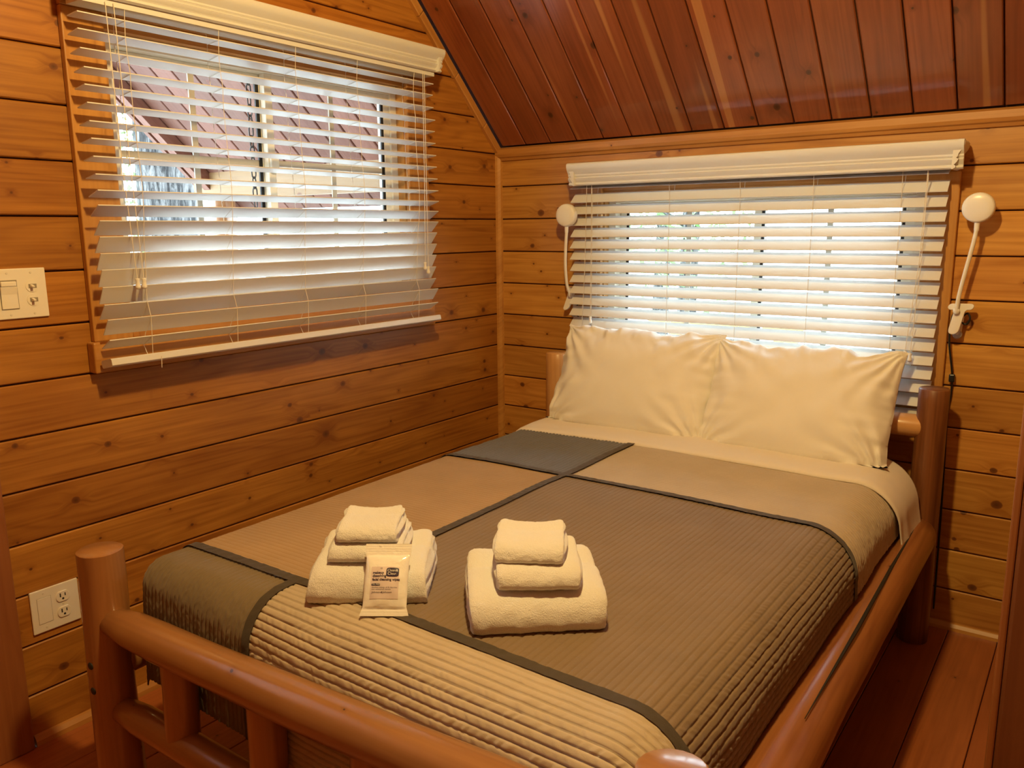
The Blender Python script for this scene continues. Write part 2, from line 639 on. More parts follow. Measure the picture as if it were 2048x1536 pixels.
# left gable wall backing (outline with hole) : x from -0.11 to -TH
wl = MB()
ZW = 1.575
DR = (-2.97, -2.13, 2.02)   # doorway: y0, y1, head
wl.box((-0.11, YB, 0), (-TH, DR[0], ZW))
wl.box((-0.11, DR[1], 0), (-TH, LW[0], ZW))
wl.box((-0.11, YB, ZW), (-TH, YB + .001, ZW + .001))
wl.box((-0.11, LW[1], 0), (-TH, 0.11, ZW))
wl.box((-0.11, LW[0], 0), (-TH, LW[1], LW[2]))
# gable triangle, with the part of the window above the plate cut out
g = [(YB, ZW), (LW[0], ZW), (LW[0], SC - SL * LW[0] if LW[0] > RIDGE else ZR), (RIDGE, ZR), (YB, ZW)]
wl.prism([(YB, ZW), (DR[0], ZW), (DR[0], SC - SL * (2 * RIDGE - DR[0]))], (-0.11, 0, 0), (0, 1, 0), (0, 0, 1), (1, 0, 0), 0.11 - TH)
wl.prism([(DR[0], DR[2]), (DR[1], DR[2]), (RIDGE, ZR), (DR[0], SC - SL * (2 * RIDGE - DR[0]))], (-0.11, 0, 0), (0, 1, 0), (0, 0, 1), (1, 0, 0), 0.11 - TH)
wl.prism([(DR[1], ZW), (LW[0], ZW), (LW[0], SC - SL * LW[0]), (DR[1], ZR)], (-0.11, 0, 0), (0, 1, 0), (0, 0, 1), (1, 0, 0), 0.11 - TH)
wl.prism([(LW[0], LW[3]), (-0.19, LW[3]), (LW[0], SC - SL * LW[0])], (-0.11, 0, 0), (0, 1, 0), (0, 0, 1), (1, 0, 0), 0.11 - TH)
wl.prism([(LW[1], ZW), (0.0, ZW), (-0.19, LW[3]), (LW[1], LW[3])], (-0.11, 0, 0), (0, 1, 0), (0, 0, 1), (1, 0, 0), 0.11 - TH)
wall_left = tag(wl.build('wall_left', M['groove']), kind='structure')

FL = dict(O=(-TH, 0, 0), U=(0, 1, 0), V=(0, 0, 1), N=(1, 0, 0))
YL0 = -2.12
for k in range(0, 18):
    z0, z1 = k * H + GAP, (k + 1) * H - GAP
    if k == 0:
        z0 = 0.004
    pieces = []
    if z1 > LW[2] and z0 < LW[3]:
        pieces.append((YL0, LW[0], z0, z1))
        pieces.append((LW[1], -0.004, z0, z1))
        if z0 < LW[2] - 0.01:
            pieces.append((LW[0] + .002, LW[1] - .002, z0, LW[2]))
        if z1 > LW[3] + 0.01:
            pieces.append((LW[0] + .002, LW[1] - .002, LW[3], z1))
    else:
        pieces.append((YL0, -0.004, z0, z1))
    for a0, a1, b0, b1 in pieces:
        pl = [(a0, b0), (a1, b0), (a1, b1), (a0, b1)]
        pl = clip_poly(pl, SL, 1.0, SC - 0.004)
        if len(pl) >= 3:
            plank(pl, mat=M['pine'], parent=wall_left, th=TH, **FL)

# back (headboard) wall
wb = MB()
wb.box((-0.11, TH, 0), (BW[0], 0.11, ZW))
wb.box((BW[1], TH, 0), (XR, 0.11, ZW))
wb.box((BW[0], TH, 0), (BW[1], 0.11, BW[2]))
wb.box((BW[0], TH, BW[3]), (BW[1], 0.11, ZW))
wall_back = tag(wb.build('wall_back', M['groove']), kind='structure')
FB = dict(O=(0, TH, 0), U=(1, 0, 0), V=(0, 0, 1), N=(0, -1, 0))
for k in range(0, 12):
    z0, z1 = k * H + GAP, (k + 1) * H - GAP
    if k == 0:
        z0 = 0.004
    if k == 11:
        z1 = 1.572
    pieces = []
    if z1 > BW[2] and z0 < BW[3]:
        pieces += [(0.004, BW[0], z0, z1), (BW[1], 2.6, z0, z1)]
        if z0 < BW[2] - 0.01:
            pieces.append((BW[0] + .002, BW[1] - .002, z0, BW[2]))
        if z1 > BW[3] + 0.01:
            pieces.append((BW[0] + .002, BW[1] - .002, BW[3], z1))
    else:
        pieces.append((0.004, 2.6, z0, z1))
    for a0, a1, b0, b1 in pieces:
        # mirrored frame: U x V points to -N here, so give the outline clockwise in (U, V)
        pl = [(a0, b0), (a1, b0), (a1, b1), (a0, b1)]
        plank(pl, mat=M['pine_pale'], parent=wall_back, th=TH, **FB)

# ceiling slope over the bed, boards running up the slope
cn = Vector((0, -SL, -1)).normalized()
cu = Vector((0, -1, SL)).normalized()
Ls = math.hypot(-RIDGE, ZR - SC)
cb = MB()
cb.prism([(-0.11, -0.10), (XR, -0.10), (XR, Ls), (-0.11, Ls)], Vector((0, 0, SC)) - cn * TH, (1, 0, 0), cu, -cn, 0.10)
ceiling = tag(cb.build('ceiling', M['groove']), kind='structure')
CW = 0.11715
x = 0.1375 - 2 * CW
while x < 3.3:
    a0, a1 = max(x, 0.002), x + CW
    if a1 > 0.03:
        pl = [(0.0, -(a1 - GAP)), (Ls - 0.01, -(a1 - GAP)), (Ls - 0.01, -(a0 + GAP)), (0.0, -(a0 + GAP))]
        plank(pl, Vector((0, 0, SC)) - cn * TH, cu, (-1, 0, 0), cn, TH, M['cedar'], ceiling, bev=0.003)
    x += CW
cb = MB()
Lr = math.hypot(RIDGE - YB, ZR - 1.4)
cr2 = Vector((0, YB - RIDGE, 1.47 - ZR)).normalized()
cn2 = Vector((1, 0, 0)).cross(cr2)
if cn2.z < 0:
    cn2 = -cn2
cb.prism([(-2.6, 0), (XR, 0), (XR, Lr + 0.3), (-2.6, Lr + 0.3)], (0, RIDGE, ZR), (1, 0, 0), cr2, cn2, 0.10)
tag(cb.build('ceiling_rear', M['cedar']), kind='structure')

# unseen sides of the room
mb = MB()
mb.box((-0.11, YB - 0.1, 0), (XR, YB, 1.75), ax=0)
tag(mb.build('wall_rear', M['pine']), kind='structure')
mb = MB()
mb.prism([(YB, 0), (0.0, 0), (0.0, SC), (RIDGE, ZR), (YB, 1.5)], (XR, 0, 0), (0, 1, 0), (0, 0, 1), (1, 0, 0), 0.1)
tag(mb.build('wall_right', M['pine']), kind='structure')

# floor
mb = MB()
mb.box((-0.11, YB, -0.12), (XR, 0.11, -TH))
floor = tag(mb.build('floor', M['groove']), kind='structure')
fw_ = 0.135
x = 0.012
while x < 2.75:
    pl = [(-3.0, -(x + fw_ - 0.001)), (-0.001, -(x + fw_ - 0.001)), (-0.001, -(x + 0.001)), (-3.0, -(x + 0.001))]
    plank(pl, (0, 0, -TH), (0, 1, 0), (-1, 0, 0), (0, 0, 1), TH, M['floor'], floor, bev=0.0015)
    x += fw_
mb = MB()
mb.box((-0.014, YB, -TH), (XR, -3.0, 0.0), ax=1)
mb.box((2.79, -3.0, -TH), (XR, 0.0, 0.0), ax=1)
mb.build('floor_far', M['floor'], floor)

# partition that closes the bed alcove on the right (its end faces the camera)
mb = MB()
mb.box((1.988, -1.29, 0), (2.075, 0.0, 2.80), ax=1)
part = tag(mb.build('wall_partition', M['pine']), kind='structure')
mb = MB()
mb.box((1.988, -1.312, 0), (2.11, -1.29, 2.80), ax=2)
tag(mb.build('trim_1', M['casing_red'], bevel=0.006), kind='structure')
mb = MB()
mb.box((1.976, -1.309, 0), (1.9875, -1.23, 2.8), ax=2)
tag(mb.build('trim_2', M['casing_left'], bevel=0.003), kind='structure')

# casing on the left wall at the frame's edge
mb = MB()
mb.box((0, -2.14, 0), (0.022, -1.977, 2.05), ax=2)
tag(mb.build('trim_3', M['casing_left'], bevel=0.004), kind='structure')

# glazed door in that casing, just outside the frame
door = tag(empty('door_1', (-0.06, -2.55, 0)), kind='structure')
mb = MB()
y0, y1, zh = DR[0] - 0.005, DR[1] + 0.005, DR[2] + 0.005
for q in ((y0, y0 + 0.13, -0.02, zh), (y1 - 0.13, y1, -0.02, zh), (y0 + 0.13, y1 - 0.13, -0.02, 1.0), (y0 + 0.13, y1 - 0.13, zh - 0.13, zh)):
    mb.box((-0.085, q[0], q[2]), (-0.045, q[1], q[3]), ax=2)
mb.build('door_leaf', M['pine_trim'], door)
mb = MB()
mb.box((-0.067, y0 + 0.13, 1.0), (-0.063, y1 - 0.13, zh - 0.13))
mb.build('pane', M['glass'], door)
mb = MB()
mb.box((0, DR[0] - 0.11, 0), (0.022, DR[0] + 0.01, 2.05), ax=2)
mb.box((0, DR[0] - 0.11, 2.05), (0.022, -1.977, 2.15), ax=1)
mb.build('casing', M['casing_red'], door)

# corner strip, cornice, gable strips, base strips
mb = MB()
mb.prism([(0, 0), (0.021, 0), (0.019, 0.010), (0.010, 0.019), (0, 0.021)], (0, 0, 0.0), (1, 0, 0), (0, -1, 0), (0, 0, 1), 1.566)
tag(mb.build('trim_4', M['pine_trim']), kind='structure')
mb = MB()
prof = [(0, 1.530), (0.008, 1.532), (0.012, 1.541), (0.018, 1.545), (0.022, 1.555), (0.022, 1.575), (0, 1.584)]
mb.prism([(a, z) for a, z in prof], (0.0, 0, 0), (0, -1, 0), (0, 0, 1), (1, 0, 0), 2.6)
for i in range(len(mb.uv)):
    mb.uv[i] = [(mb.v[q][0] + 3, mb.v[q][1] + mb.v[q][2]) for q in mb.f[i]]
tag(mb.build('trim_5', M['pine_trim']), kind='structure')
gt = tag(empty('trim_6', (0, 0, SC)), kind='structure')
ang = [(-0.005, 0.125), (0.127, 0.36), (0.362, 0.62), (0.622, 1.5), (1.502, 2.9)]
for i, (a, b_) in enumerate(ang):
    pl = [(a, -0.034), (b_, -0.034), (b_, -0.004), (a, -0.004)]
    # strip lies on the gable wall just below the slope
    nn = Vector((0, SL, 1)).normalized()
    plank(pl, (0.0, 0, SC), cu, nn, (1, 0, 0), 0.017, M['pine_trim'], gt, name='strip', bev=0.003)
mb = MB()
mb.prism([(0, 0), (0.016, 0), (0.014, 0.012), (0.006, 0.022), (0, 0.025)], (0, -1.97, 0), (1, 0, 0), (0, 0, 1), (0, 1, 0), 1.95)
for i in range(len(mb.uv)):
    mb.uv[i] = [(mb.v[q][1] + 3, mb.v[q][0] + mb.v[q][2]) for q in mb.f[i]]
tag(mb.build('baseboard_left', M['pine_trim']), kind='structure')
mb = MB()
mb.prism([(0, 0), (0.014, 0), (0.012, 0.010), (0.005, 0.020), (0, 0.022)], (0.02, 0, 0), (0, -1, 0), (0, 0, 1), (1, 0, 0), 1.95)
for i in range(len(mb.uv)):
    mb.uv[i] = [(mb.v[q][0] + 3, mb.v[q][1] + mb.v[q][2]) for q in mb.f[i]]
tag(mb.build('baseboard_back', M['pine_trim']), kind='structure')


# ------------------------------------------------------------------ windows
def window(name, axis, op, mid, casing, apron):
    """sliding window in the opening op = (a0, a1, z0, z1); mid = a of the meeting stile"""
    a0, a1, z0, z1 = op
    root = tag(empty(name, (0, (a0 + a1) / 2, z0) if axis == 'x' else ((a0 + a1) / 2, 0, z0)), kind='structure')

    def bx(mb, p0, p1, n0, n1, q0, q1, ax=None):
        # p along the wall, n into the room (negative = outwards), q up
        if axis == 'x':
            mb.box((n0, p0, q0), (n1, p1, q1), ax=ax)
        else:
            mb.box((p0, -n1, q0), (p1, -n0, q1), ax=ax)

    pa = 1 if axis == 'x' else 0

    def part(nm, mat, boxes, bevel=0.0, parent=root):
        mb = MB()
        for bb in boxes:
            bx(mb, *bb)
        return mb.build(nm, mat, parent, bevel=bevel)

    cw, ct = casing, 0.019
    # casing boards round the opening
    part('casing_side', M['pine_trim'], [(a0 - cw, a0 + 0.006, 0.0, ct, z0 - 0.055, z1 + 0.02, 2)], 0.003)
    part('casing_side', M['pine_trim'], [(a1 - 0.006, a1 + cw, 0.0, ct, z0 - 0.055, z1 + 0.02, 2)], 0.003)
    part('casing_head', M['pine_trim'], [(a0 - cw, a1 + cw, 0.0, ct, z1 + 0.02, z1 + 0.085, pa)], 0.003)
    part('casing_sill', M['pine_trim'], [(a0 + 0.006, a1 - 0.006, 0.0, ct, z0 - 0.055, z0 + 0.005, pa)], 0.003)
    part('apron', M['pine_trim'], [(a0 - cw - 0.012, a1 + cw + 0.0, 0.0, apron[0], z0 - 0.055 - apron[1], z0 - 0.055, pa)], 0.004)
    # jambs
    part('jamb', M['pine_trim'], [(a0, a0 + 0.012, -0.10, 0.0, z0, z1, 2)])
    part('jamb', M['pine_trim'], [(a1 - 0.012, a1, -0.10, 0.0, z0, z1, 2)])
    part('jamb', M['pine_trim'], [(a0 + 0.012, a1 - 0.012, -0.10, 0.0, z1 - 0.012, z1, pa)])
    part('stool', M['pine_trim'], [(a0 + 0.012, a1 - 0.012, -0.10, 0.0, z0, z0 + 0.012, pa)])
    # vinyl frame
    b0, b1, y0, y1 = a0 + 0.012, a1 - 0.012, z0 + 0.012, z1 - 0.012
    f = 0.030
    part('window_frame', M['vinyl'], [(b0, b0 + f, -0.095, -0.03, y0, y1), (b1 - f, b1, -0.095, -0.03, y0, y1),
                                      (b0 + f, b1 - f, -0.095, -0.03, y0, y0 + f), (b0 + f, b1 - f, -0.095, -0.03, y1 - f, y1)], 0.002)
    c0, c1, e0, e1 = b0 + f, b1 - f, y0 + f, y1 - f
    st = 0.026
    for i, (s0, s1, n0, n1) in enumerate(((c0, mid + 0.014, -0.092, -0.068), (mid - 0.014, c1, -0.062, -0.038))):
        sash = part('sash', M['vinyl'], [(s0, s0 + st, n0, n1, e0, e1), (s1 - st, s1, n0, n1, e0, e1),
                                         (s0 + st, s1 - st, n0, n1, e0, e0 + st), (s0 + st, s1 - st, n0, n1, e1 - st, e1)], 0.002)
        nm = (n0 + n1) / 2
        g0, g1, h0, h1 = s0 + st, s1 - st, e0 + st, e1 - st
        part('pane', M['glass'], [(g0, g1, nm - 0.002, nm + 0.002, h0, h1)], parent=sash)
        part('glazing_bar', M['metal_bar'], [((g0 + g1) / 2 - 0.009, (g0 + g1) / 2 + 0.009, nm + 0.003, nm + 0.008, h0, h1)], parent=sash)
        part('glazing_bar', M['metal_bar'], [(g0, g1, nm + 0.0035, nm + 0.0075, (h0 + h1) / 2 + 0.05, (h0 + h1) / 2 + 0.068)], parent=sash)
        part('gasket', M['gasket'], [(g1 - 0.012, g1, nm + 0.004, nm + 0.010, h0, h1)], parent=sash)
        if axis == 'y':
            part('gasket', M['gasket'], [(g0, g0 + 0.010, nm + 0.004, nm + 0.010, h0, h1)], parent=sash)
    if axis == 'x':
        part('latch', M['vinyl'], [(mid - 0.012, mid + 0.016, -0.038, -0.026, (e0 + e1) / 2 + 0.03, (e0 + e1) / 2 + 0.075)], 0.003)
    return root


window('window_1', 'x', LW, -1.098, 0.096, (0.034, 0.078))
window('window_2', 'y', BW, 1.076, 0.082, (0.020, 0.05))


# ------------------------------------------------------------------ blinds
def valance(mb, axis, a0, a1, n_front, z0, z1, th=0.016):
    """moulded valance with returns; n = distance from the wall"""
    hgt = z1 - z0
    pr = [(-0.016, 0.0), (-0.012, 0.004), (-0.012, 0.10 * hgt), (-0.015, 0.14 * hgt), (-0.010, 0.24 * hgt), (-0.008, 0.33 * hgt), (-0.012, 0.37 * hgt),
          (-0.009, 0.44 * hgt), (-0.009, 0.50 * hgt), (-0.006, 0.58 * hgt), (-0.002, 0.68 * hgt), (0.001, 0.80 * hgt), (0.001, 0.92 * hgt), (-0.001, 0.975 * hgt), (-0.006, hgt)]
    front = [(p * 1.5, z0 + q) for p, q in pr]
    poly = front + [(-0.026, z1 - 0.002), (-0.028, z0)]
    nf = n_front + 0.010
    A, N = (Vector((0, 1, 0)), Vector((1, 0, 0))) if axis == 'x' else (Vector((1, 0, 0)), Vector((0, -1, 0)))
    mb.prism(poly, A * a0 + N * nf, N, (0, 0, 1), A, a1 - a0)
    mb.prism(poly, A * a0 + N * 0.021, -A, (0, 0, 1), N, nf - 0.021 - 0.006)
    mb.prism(poly, A * a1 + N * 0.021, A, (0, 0, 1), N, nf - 0.021 - 0.006)


def blind(name, axis, a0, a1, slats, width, val, headrail, rail, ladders, cords, label):
    """slats: list of (n, z, tilt deg) ; tilt > 0 = room edge up"""
    root = empty(name, (headrail[0], (a0 + a1) / 2, headrail[2]) if axis == 'x' else ((a0 + a1) / 2, -headrail[0], headrail[2]))
    tag(root, label, 'blind', 'white window blinds')
    N = Vector((1, 0, 0)) if axis == 'x' else Vector((0, -1, 0))
    A = Vector((0, 1, 0)) if axis == 'x' else Vector((1, 0, 0))
    Z = Vector((0, 0, 1))

    def P(a, n, z):
        return A * a + N * n + Z * z

    mb = MB()
    valance(mb, axis, val[0], val[1], val[2], val[3], val[4])
    mb.build('valance', M['white_blind'], root, smooth=True, auto=math.radians(28))
    mb = MB()
    n0, n1, zz = headrail[0], headrail[1], headrail[2]
    lo, hi = P(a0 + 0.004, n0, zz), P(a1 - 0.004, n1, zz + 0.045)
    mb.box([min(lo[i], hi[i]) for i in range(3)], [max(lo[i], hi[i]) for i in range(3)])
    mb.build('headrail', M['white_blind'], root)
    for (n, z, tl) in slats:
        t = math.radians(tl)
        d = N * math.cos(t) + Z * math.sin(t)       # towards the room edge
        k = (Z * math.cos(t) - N * math.sin(t))
        mb = MB()
        hw, ht = width / 2, 0.0013
        cv = [(-hw, -ht), (hw, -ht), (hw, ht), (-hw, ht)]
        mb.prism(cv, P(a0 + RND.uniform(-.0015, .0015), n, z), d, k, A, a1 - a0)
        mb.build('slat', M['white_blind'], root)
    # bottom rail
    n, z, t = rail
    t = math.radians(t)
    d = N * math.cos(t) + Z * math.sin(t)
    k = (Z * math.cos(t) - N * math.sin(t))
    mb = MB()
    hw = width / 2 + 0.001
    mb.prism([(-hw, -0.007), (-hw + .004, -0.010), (hw - .004, -0.010), (hw, -0.007), (hw, 0.007), (hw - 0.004, 0.010), (-hw + 0.004, 0.010), (-hw, 0.007)], P(a0 - 0.004, n, z), d, k, A, a1 - a0 + 0.008)
    mb.build('bottom_rail', M['white_blind'], root)
    zb = rail[1]
    for la in ladders:
        mb = MB()
        fr, bk = [], []
        fr.append(P(la, headrail[1] - 0.003, zz))
        bk.append(P(la, headrail[0] + 0.003, zz))
        for (n, z, tl) in slats:
            tt = math.radians(tl)
            dd = N * math.cos(tt) + Z * math.sin(tt)
            c = P(la, n, z)
            fr.append(c + dd * (width / 2 + 0.0018))
            bk.append(c - dd * (width / 2 + 0.0018))
        fr.append(P(la, rail[0] + 0.012, zb + 0.008))
        bk.append(P(la, rail[0] - 0.012, zb + 0.008))
        mb.tube(fr, 0.0009, 4)
        mb.tube(bk, 0.0009, 4)
        for (n, z, tl) in slats:
            tt = math.radians(tl)
            dd = N * math.cos(tt) + Z * math.sin(tt)
            c = P(la, n, z) - (Z * math.cos(tt) - N * math.sin(tt)) * 0.0024
            mb.tube([c - dd * (width / 2), c + dd * (width / 2)], 0.0007, 4)
        mb.build('ladder_cord', M['white_cord'], root)
    for pts, ends in cords:
        mb = MB()
        mb.tube([P(*q) for q in pts], 0.0010, 5)
        mb.build('pull_cord', M['white_cord'], root)
        if ends:
            e = P(*pts[-1])
            mb = MB()
            mb.lathe([(0.0055, 0.0), (0.006, -0.002), (0.0042, -0.007), (0.005, -0.014), (0.0068, -0.020), (0.006, -0.025), (0.002, -0.027)], e + Z * 0.002, (0, 0, 1), 14)
            mb.build('tassel', M['white_plastic'], root, smooth=True)
    return root


LS = [(.066, 1.757, 4), (.063, 1.718, 9.5), (.064, 1.676, 9.5), (.070, 1.634, 9), (.067, 1.596, 8), (.068, 1.555, 10), (.070, 1.514, 9), (.072, 1.474, 10),
      (.075, 1.433, 10), (.078, 1.392, 10), (.078, 1.352, 18), (.079, 1.312, 32), (.079, 1.271, 45), (.074, 1.231, 52), (.074, 1.190, 57), (.072, 1.150, 60),
      (.068, 1.108, 59), (.062, 1.067, 51), (.074, 1.030, 54), (.064, 0.987, 30)]
blind('window_blind', 'x', -1.722, -0.492, LS, 0.048, (-1.745, -0.470, 0.118, 1.796, 1.872), (0.036, 0.098, 1.782),
      (0.070, 0.940, 12), (-1.61, -1.352, -1.097, -0.855, -0.595),
      [([(-1.660, 0.102, 1.79), (-1.655, 0.102, 1.40), (-1.643, 0.100, 1.145)], True),
       ([(-1.640, 0.102, 1.79), (-1.635, 0.102, 1.40), (-1.626, 0.100, 1.145)], True),
       ([(-0.560, 0.102, 1.79), (-0.566, 0.102, 1.40), (-0.572, 0.100, 1.145)], True),
       ([(-0.552, 0.102, 1.79), (-0.556, 0.102, 1.40), (-0.556, 0.100, 1.130)], True),
       ([(-1.596, 0.098, 0.945), (-1.598, 0.098, 0.915)], False)],
      'wide white slatted blind over the window on the left wall, half its slats open')
BS = [(0.050 + 0.0003 * i, 1.414 - 0.0424 * i, -43 if i else -20) for i in range(17)]
blind('window_blind', 'y', 0.389, 1.662, BS, 0.048, (0.404, 1.702, 0.112, 1.415, 1.496), (0.028, 0.080, 1.424),
      (0.056, 0.688, -20), (0.486, 0.796, 1.049, 1.286, 1.542),
      [([(0.470, 0.084, 1.42), (0.462, 0.082, 1.10), (0.448, 0.084, 0.80)], False),
       ([(0.490, 0.084, 1.42), (0.490, 0.084, 0.93)], True),
       ([(1.610, 0.084, 1.42), (1.606, 0.082, 1.15), (1.588, 0.084, 0.885)], True),
       ([(1.612, 0.084, 1.42), (1.612, 0.083, 1.15), (1.603, 0.086, 0.880)], True)],
      'white slatted blind over the window behind the pillows, slats tilted')


# ------------------------------------------------------------------ log bed
ZT = 0.558           # top of the made bed


def log(name, p0, p1, r0, r1, mat, parent, seed, n=14, seg=22, jit=0.05, bow=0.004, ends=0.0, taper=0.0):
    p0, p1 = Vector(p0), Vector(p1)
    d = p1 - p0
    side = d.cross(Vector((0, 0, 1)))
    side = side.normalized() if side.length > 1e-3 else Vector((1, 0, 0))
    up_ = side.cross(d.normalized())
    pts, rad = [], []
    ts = [0.0, 0.004] + [i / n for i in range(1, n)] + [0.996, 1.0]
    for t in ts:
        b1 = bow * math.sin(math.pi * t) * math.sin(3 * t + seed)
        b2 = bow * math.sin(math.pi * t) * math.cos(2.2 * t + seed * 1.7)
        pts.append(p0 + d * t + side * b1 + up_ * b2)
        r = r0 + (r1 - r0) * t
        e = min(t, 1 - t) * d.length
        if ends and e < ends:           # tapered tenon
            r *= taper + (1 - taper) * (e / ends) ** 0.6
        if t in (0.0, 1.0):
            r *= 0.93
        rad.append(r)
    mb = MB()
    mb.tube(pts, rad, seg, True, jit, seed)
    o = mb.build(name, mat, parent, smooth=True, auto=math.radians(50))
    return o


bed = tag(empty('log_bed', (1.03, -1.03, 0)), 'peeled log bed frame with round posts and rails', 'bed')
HPL, HPR, FPL, FPR = (0.375, -0.135), (1.682, -0.135), (0.383, -1.945), (1.686, -1.912)
log('post', (*HPL, 0.0), (*HPL, 0.792), 0.046, 0.043, M['log_pale'], bed, 1.3, bow=0.002)
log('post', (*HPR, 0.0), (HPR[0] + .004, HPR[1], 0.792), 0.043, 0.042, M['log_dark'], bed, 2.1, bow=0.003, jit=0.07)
log('post', (*FPL, 0.0), (*FPL, 0.600), 0.048, 0.046, M['log'], bed, 3.7, bow=0.003)
log('post', (*FPR, 0.0), (*FPR, 0.600), 0.048, 0.047, M['log'], bed, 4.4, bow=0.003)
log('headboard_rail', (HPL[0] + .02, -0.135, 0.676), (HPR[0] - .02, -0.135, 0.674), 0.034, 0.034, M['log_pale'], bed, 5.2)
log('headboard_rail', (HPL[0] + .02, -0.135, 0.36), (HPR[0] - .02, -0.135, 0.36), 0.034, 0.034, M['log_pale'], bed, 5.9)
log('footboard_rail', (FPL[0] + .02, FPL[1] - .002, 0.443), (FPR[0] - .02, FPR[1], 0.466), 0.039, 0.044, M['log'], bed, 6.1, bow=0.008, ends=0.10, taper=0.72)
log('footboard_rail', (FPL[0] + .02, FPL[1] - .002, 0.238), (FPR[0] - .02, FPR[1], 0.225), 0.033, 0.036, M['log'], bed, 7.7, bow=0.010, ends=0.10, taper=0.75)
for i, sx_ in enumerate((0.632, 0.898, 1.162, 1.432)):
    fy = FPL[1] + (FPR[1] - FPL[1]) * (sx_ - FPL[0]) / (FPR[0] - FPL[0])
    log('spindle', (sx_, fy, 0.22), (sx_ + 0.004, fy, 0.45), 0.034, 0.035, M['log'], bed, 8.3 + i, n=6, bow=0.001)
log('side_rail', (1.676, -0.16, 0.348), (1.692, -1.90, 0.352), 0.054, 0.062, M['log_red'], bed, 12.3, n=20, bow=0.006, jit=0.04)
log('side_rail', (0.366, -0.16, 0.345), (0.372, -1.92, 0.345), 0.050, 0.050, M['log'], bed, 13.1, n=20, bow=0.004, jit=0.04)
# drying cracks in the near side rail and the head post, as thin dark splits
for pts in ([(1.684, -0.20, 0.403), (1.689, -0.6, 0.4045), (1.700, -1.0, 0.4075), (1.706, -1.4, 0.409)],):
    mb = MB()
    mb.tube([Vector(q) + Vector((RND.uniform(-.001, .001), 0, -0.0025)) for q in pts], [0.0006, 0.0042, 0.0042, 0.0008], 6)
    mb.build('drying_crack', M['slot'], bed)
# plugs on the near foot post
for z_ in (0.352, 0.294):
    mb = MB()
    dirv = Vector((0.10, -0.995, 0)).normalized()
    c = Vector((FPL[0], FPL[1], z_)) + dirv * 0.0445
    mb.lathe([(0.0075, 0), (0.0085, 0.003), (0.0075, 0.0046)], c, dirv, 14)
    mb.build('bolt_plug', M['slot'], bed, smooth=True)

# mattress and base
X0, X1, YF, RD = 0.412, 1.652, -1.885, 0.052
RDF = 0.100          # softer roll at the foot


def vnoise(x, y, seed=0):
    xi, yi = np.floor(x).astype(np.int64), np.floor(y).astype(np.int64)
    xf, yf = x - xi, y - yi

    def hsh(a, b):
        h = (a * 374761393 + b * 668265263 + seed * 1442695041) & 0x7fffffff
        h = ((h ^ (h >> 13)) * 1274126177) & 0x7fffffff
        return ((h ^ (h >> 16)) & 0xffff) / 65535.0

    u, v = xf * xf * (3 - 2 * xf), yf * yf * (3 - 2 * yf)
    a, b = hsh(xi, yi), hsh(xi + 1, yi)
    c, d = hsh(xi, yi + 1), hsh(xi + 1, yi + 1)
    return (a * (1 - u) + b * u) * (1 - v) + (c * (1 - u) + d * u) * v


LSIDE = RD * math.pi / 2 + 0.086
LFOOT = RDF * math.pi / 2 + 0.18


def drape(S, T, off, lside=LSIDE, lfoot=LFOOT, clamp=True):
    rdx = np.where(S < 1.03, 0.042, 0.105)
    rdf = 0.055 + 0.045 * np.clip((S - 0.5) / 0.5, 0, 1)
    qx = np.clip(S, X0 + rdx, X1 - rdx)
    qy = np.maximum(T, YF + rdf)
    dx, dy = S - qx, T - qy
    L = np.hypot(dx, dy)
    nx, ny = dx / np.maximum(L, 1e-9), dy / np.maximum(L, 1e-9)
    if clamp:
        L = np.minimum(L, lside * nx * nx + lfoot * ny * ny + (L < 1e-9))
    r_ = np.where(L < 1e-9, rdx, rdx * nx * nx + rdf * ny * ny)
    th = np.minimum(L / r_, math.pi / 2)
    ex = np.maximum(L - r_ * math.pi / 2, 0)
    R = r_ + off
    h = R * np.sin(th) + 0.04 * ex
    crown = 0.010 * (1 - np.clip(((qx - 1.03) / 0.6) ** 2, 0, 1)) * np.clip((T + 1.95) / 0.3, 0, 1)
    z = ZT - r_ + R * np.cos(th) - ex + crown
    return np.stack([qx + nx * h, qy + ny * h, z], -1), th


mb = MB()
s_ = np.linspace(X0 + 0.03, X1 - 0.03, 14)
mb.box((X0 + 0.035, YF + 0.04, 0.33), (X1 - 0.035, -0.185, ZT - 0.014))
tag(mb.build('mattress', M['mattress'], bevel=0.05), 'thick mattress under the quilt on the log bed', 'mattress')

quilt = tag(empty('quilt', (1.03, -1.1, ZT)), 'patchwork quilt in slate, beige, clay and taupe with charcoal strips', 'quilt')
SA, TB, TC, SD, BW2 = 0.872, -0.868, -1.765, 0.800, 0.0115
SL0, SR0 = X0 + 0.042 - LSIDE, X1 - 0.105 + 0.105 * math.pi / 2 + 0.045
TF0, TH0 = YF + RDF - LFOOT, -0.36
PZ = 0.0136


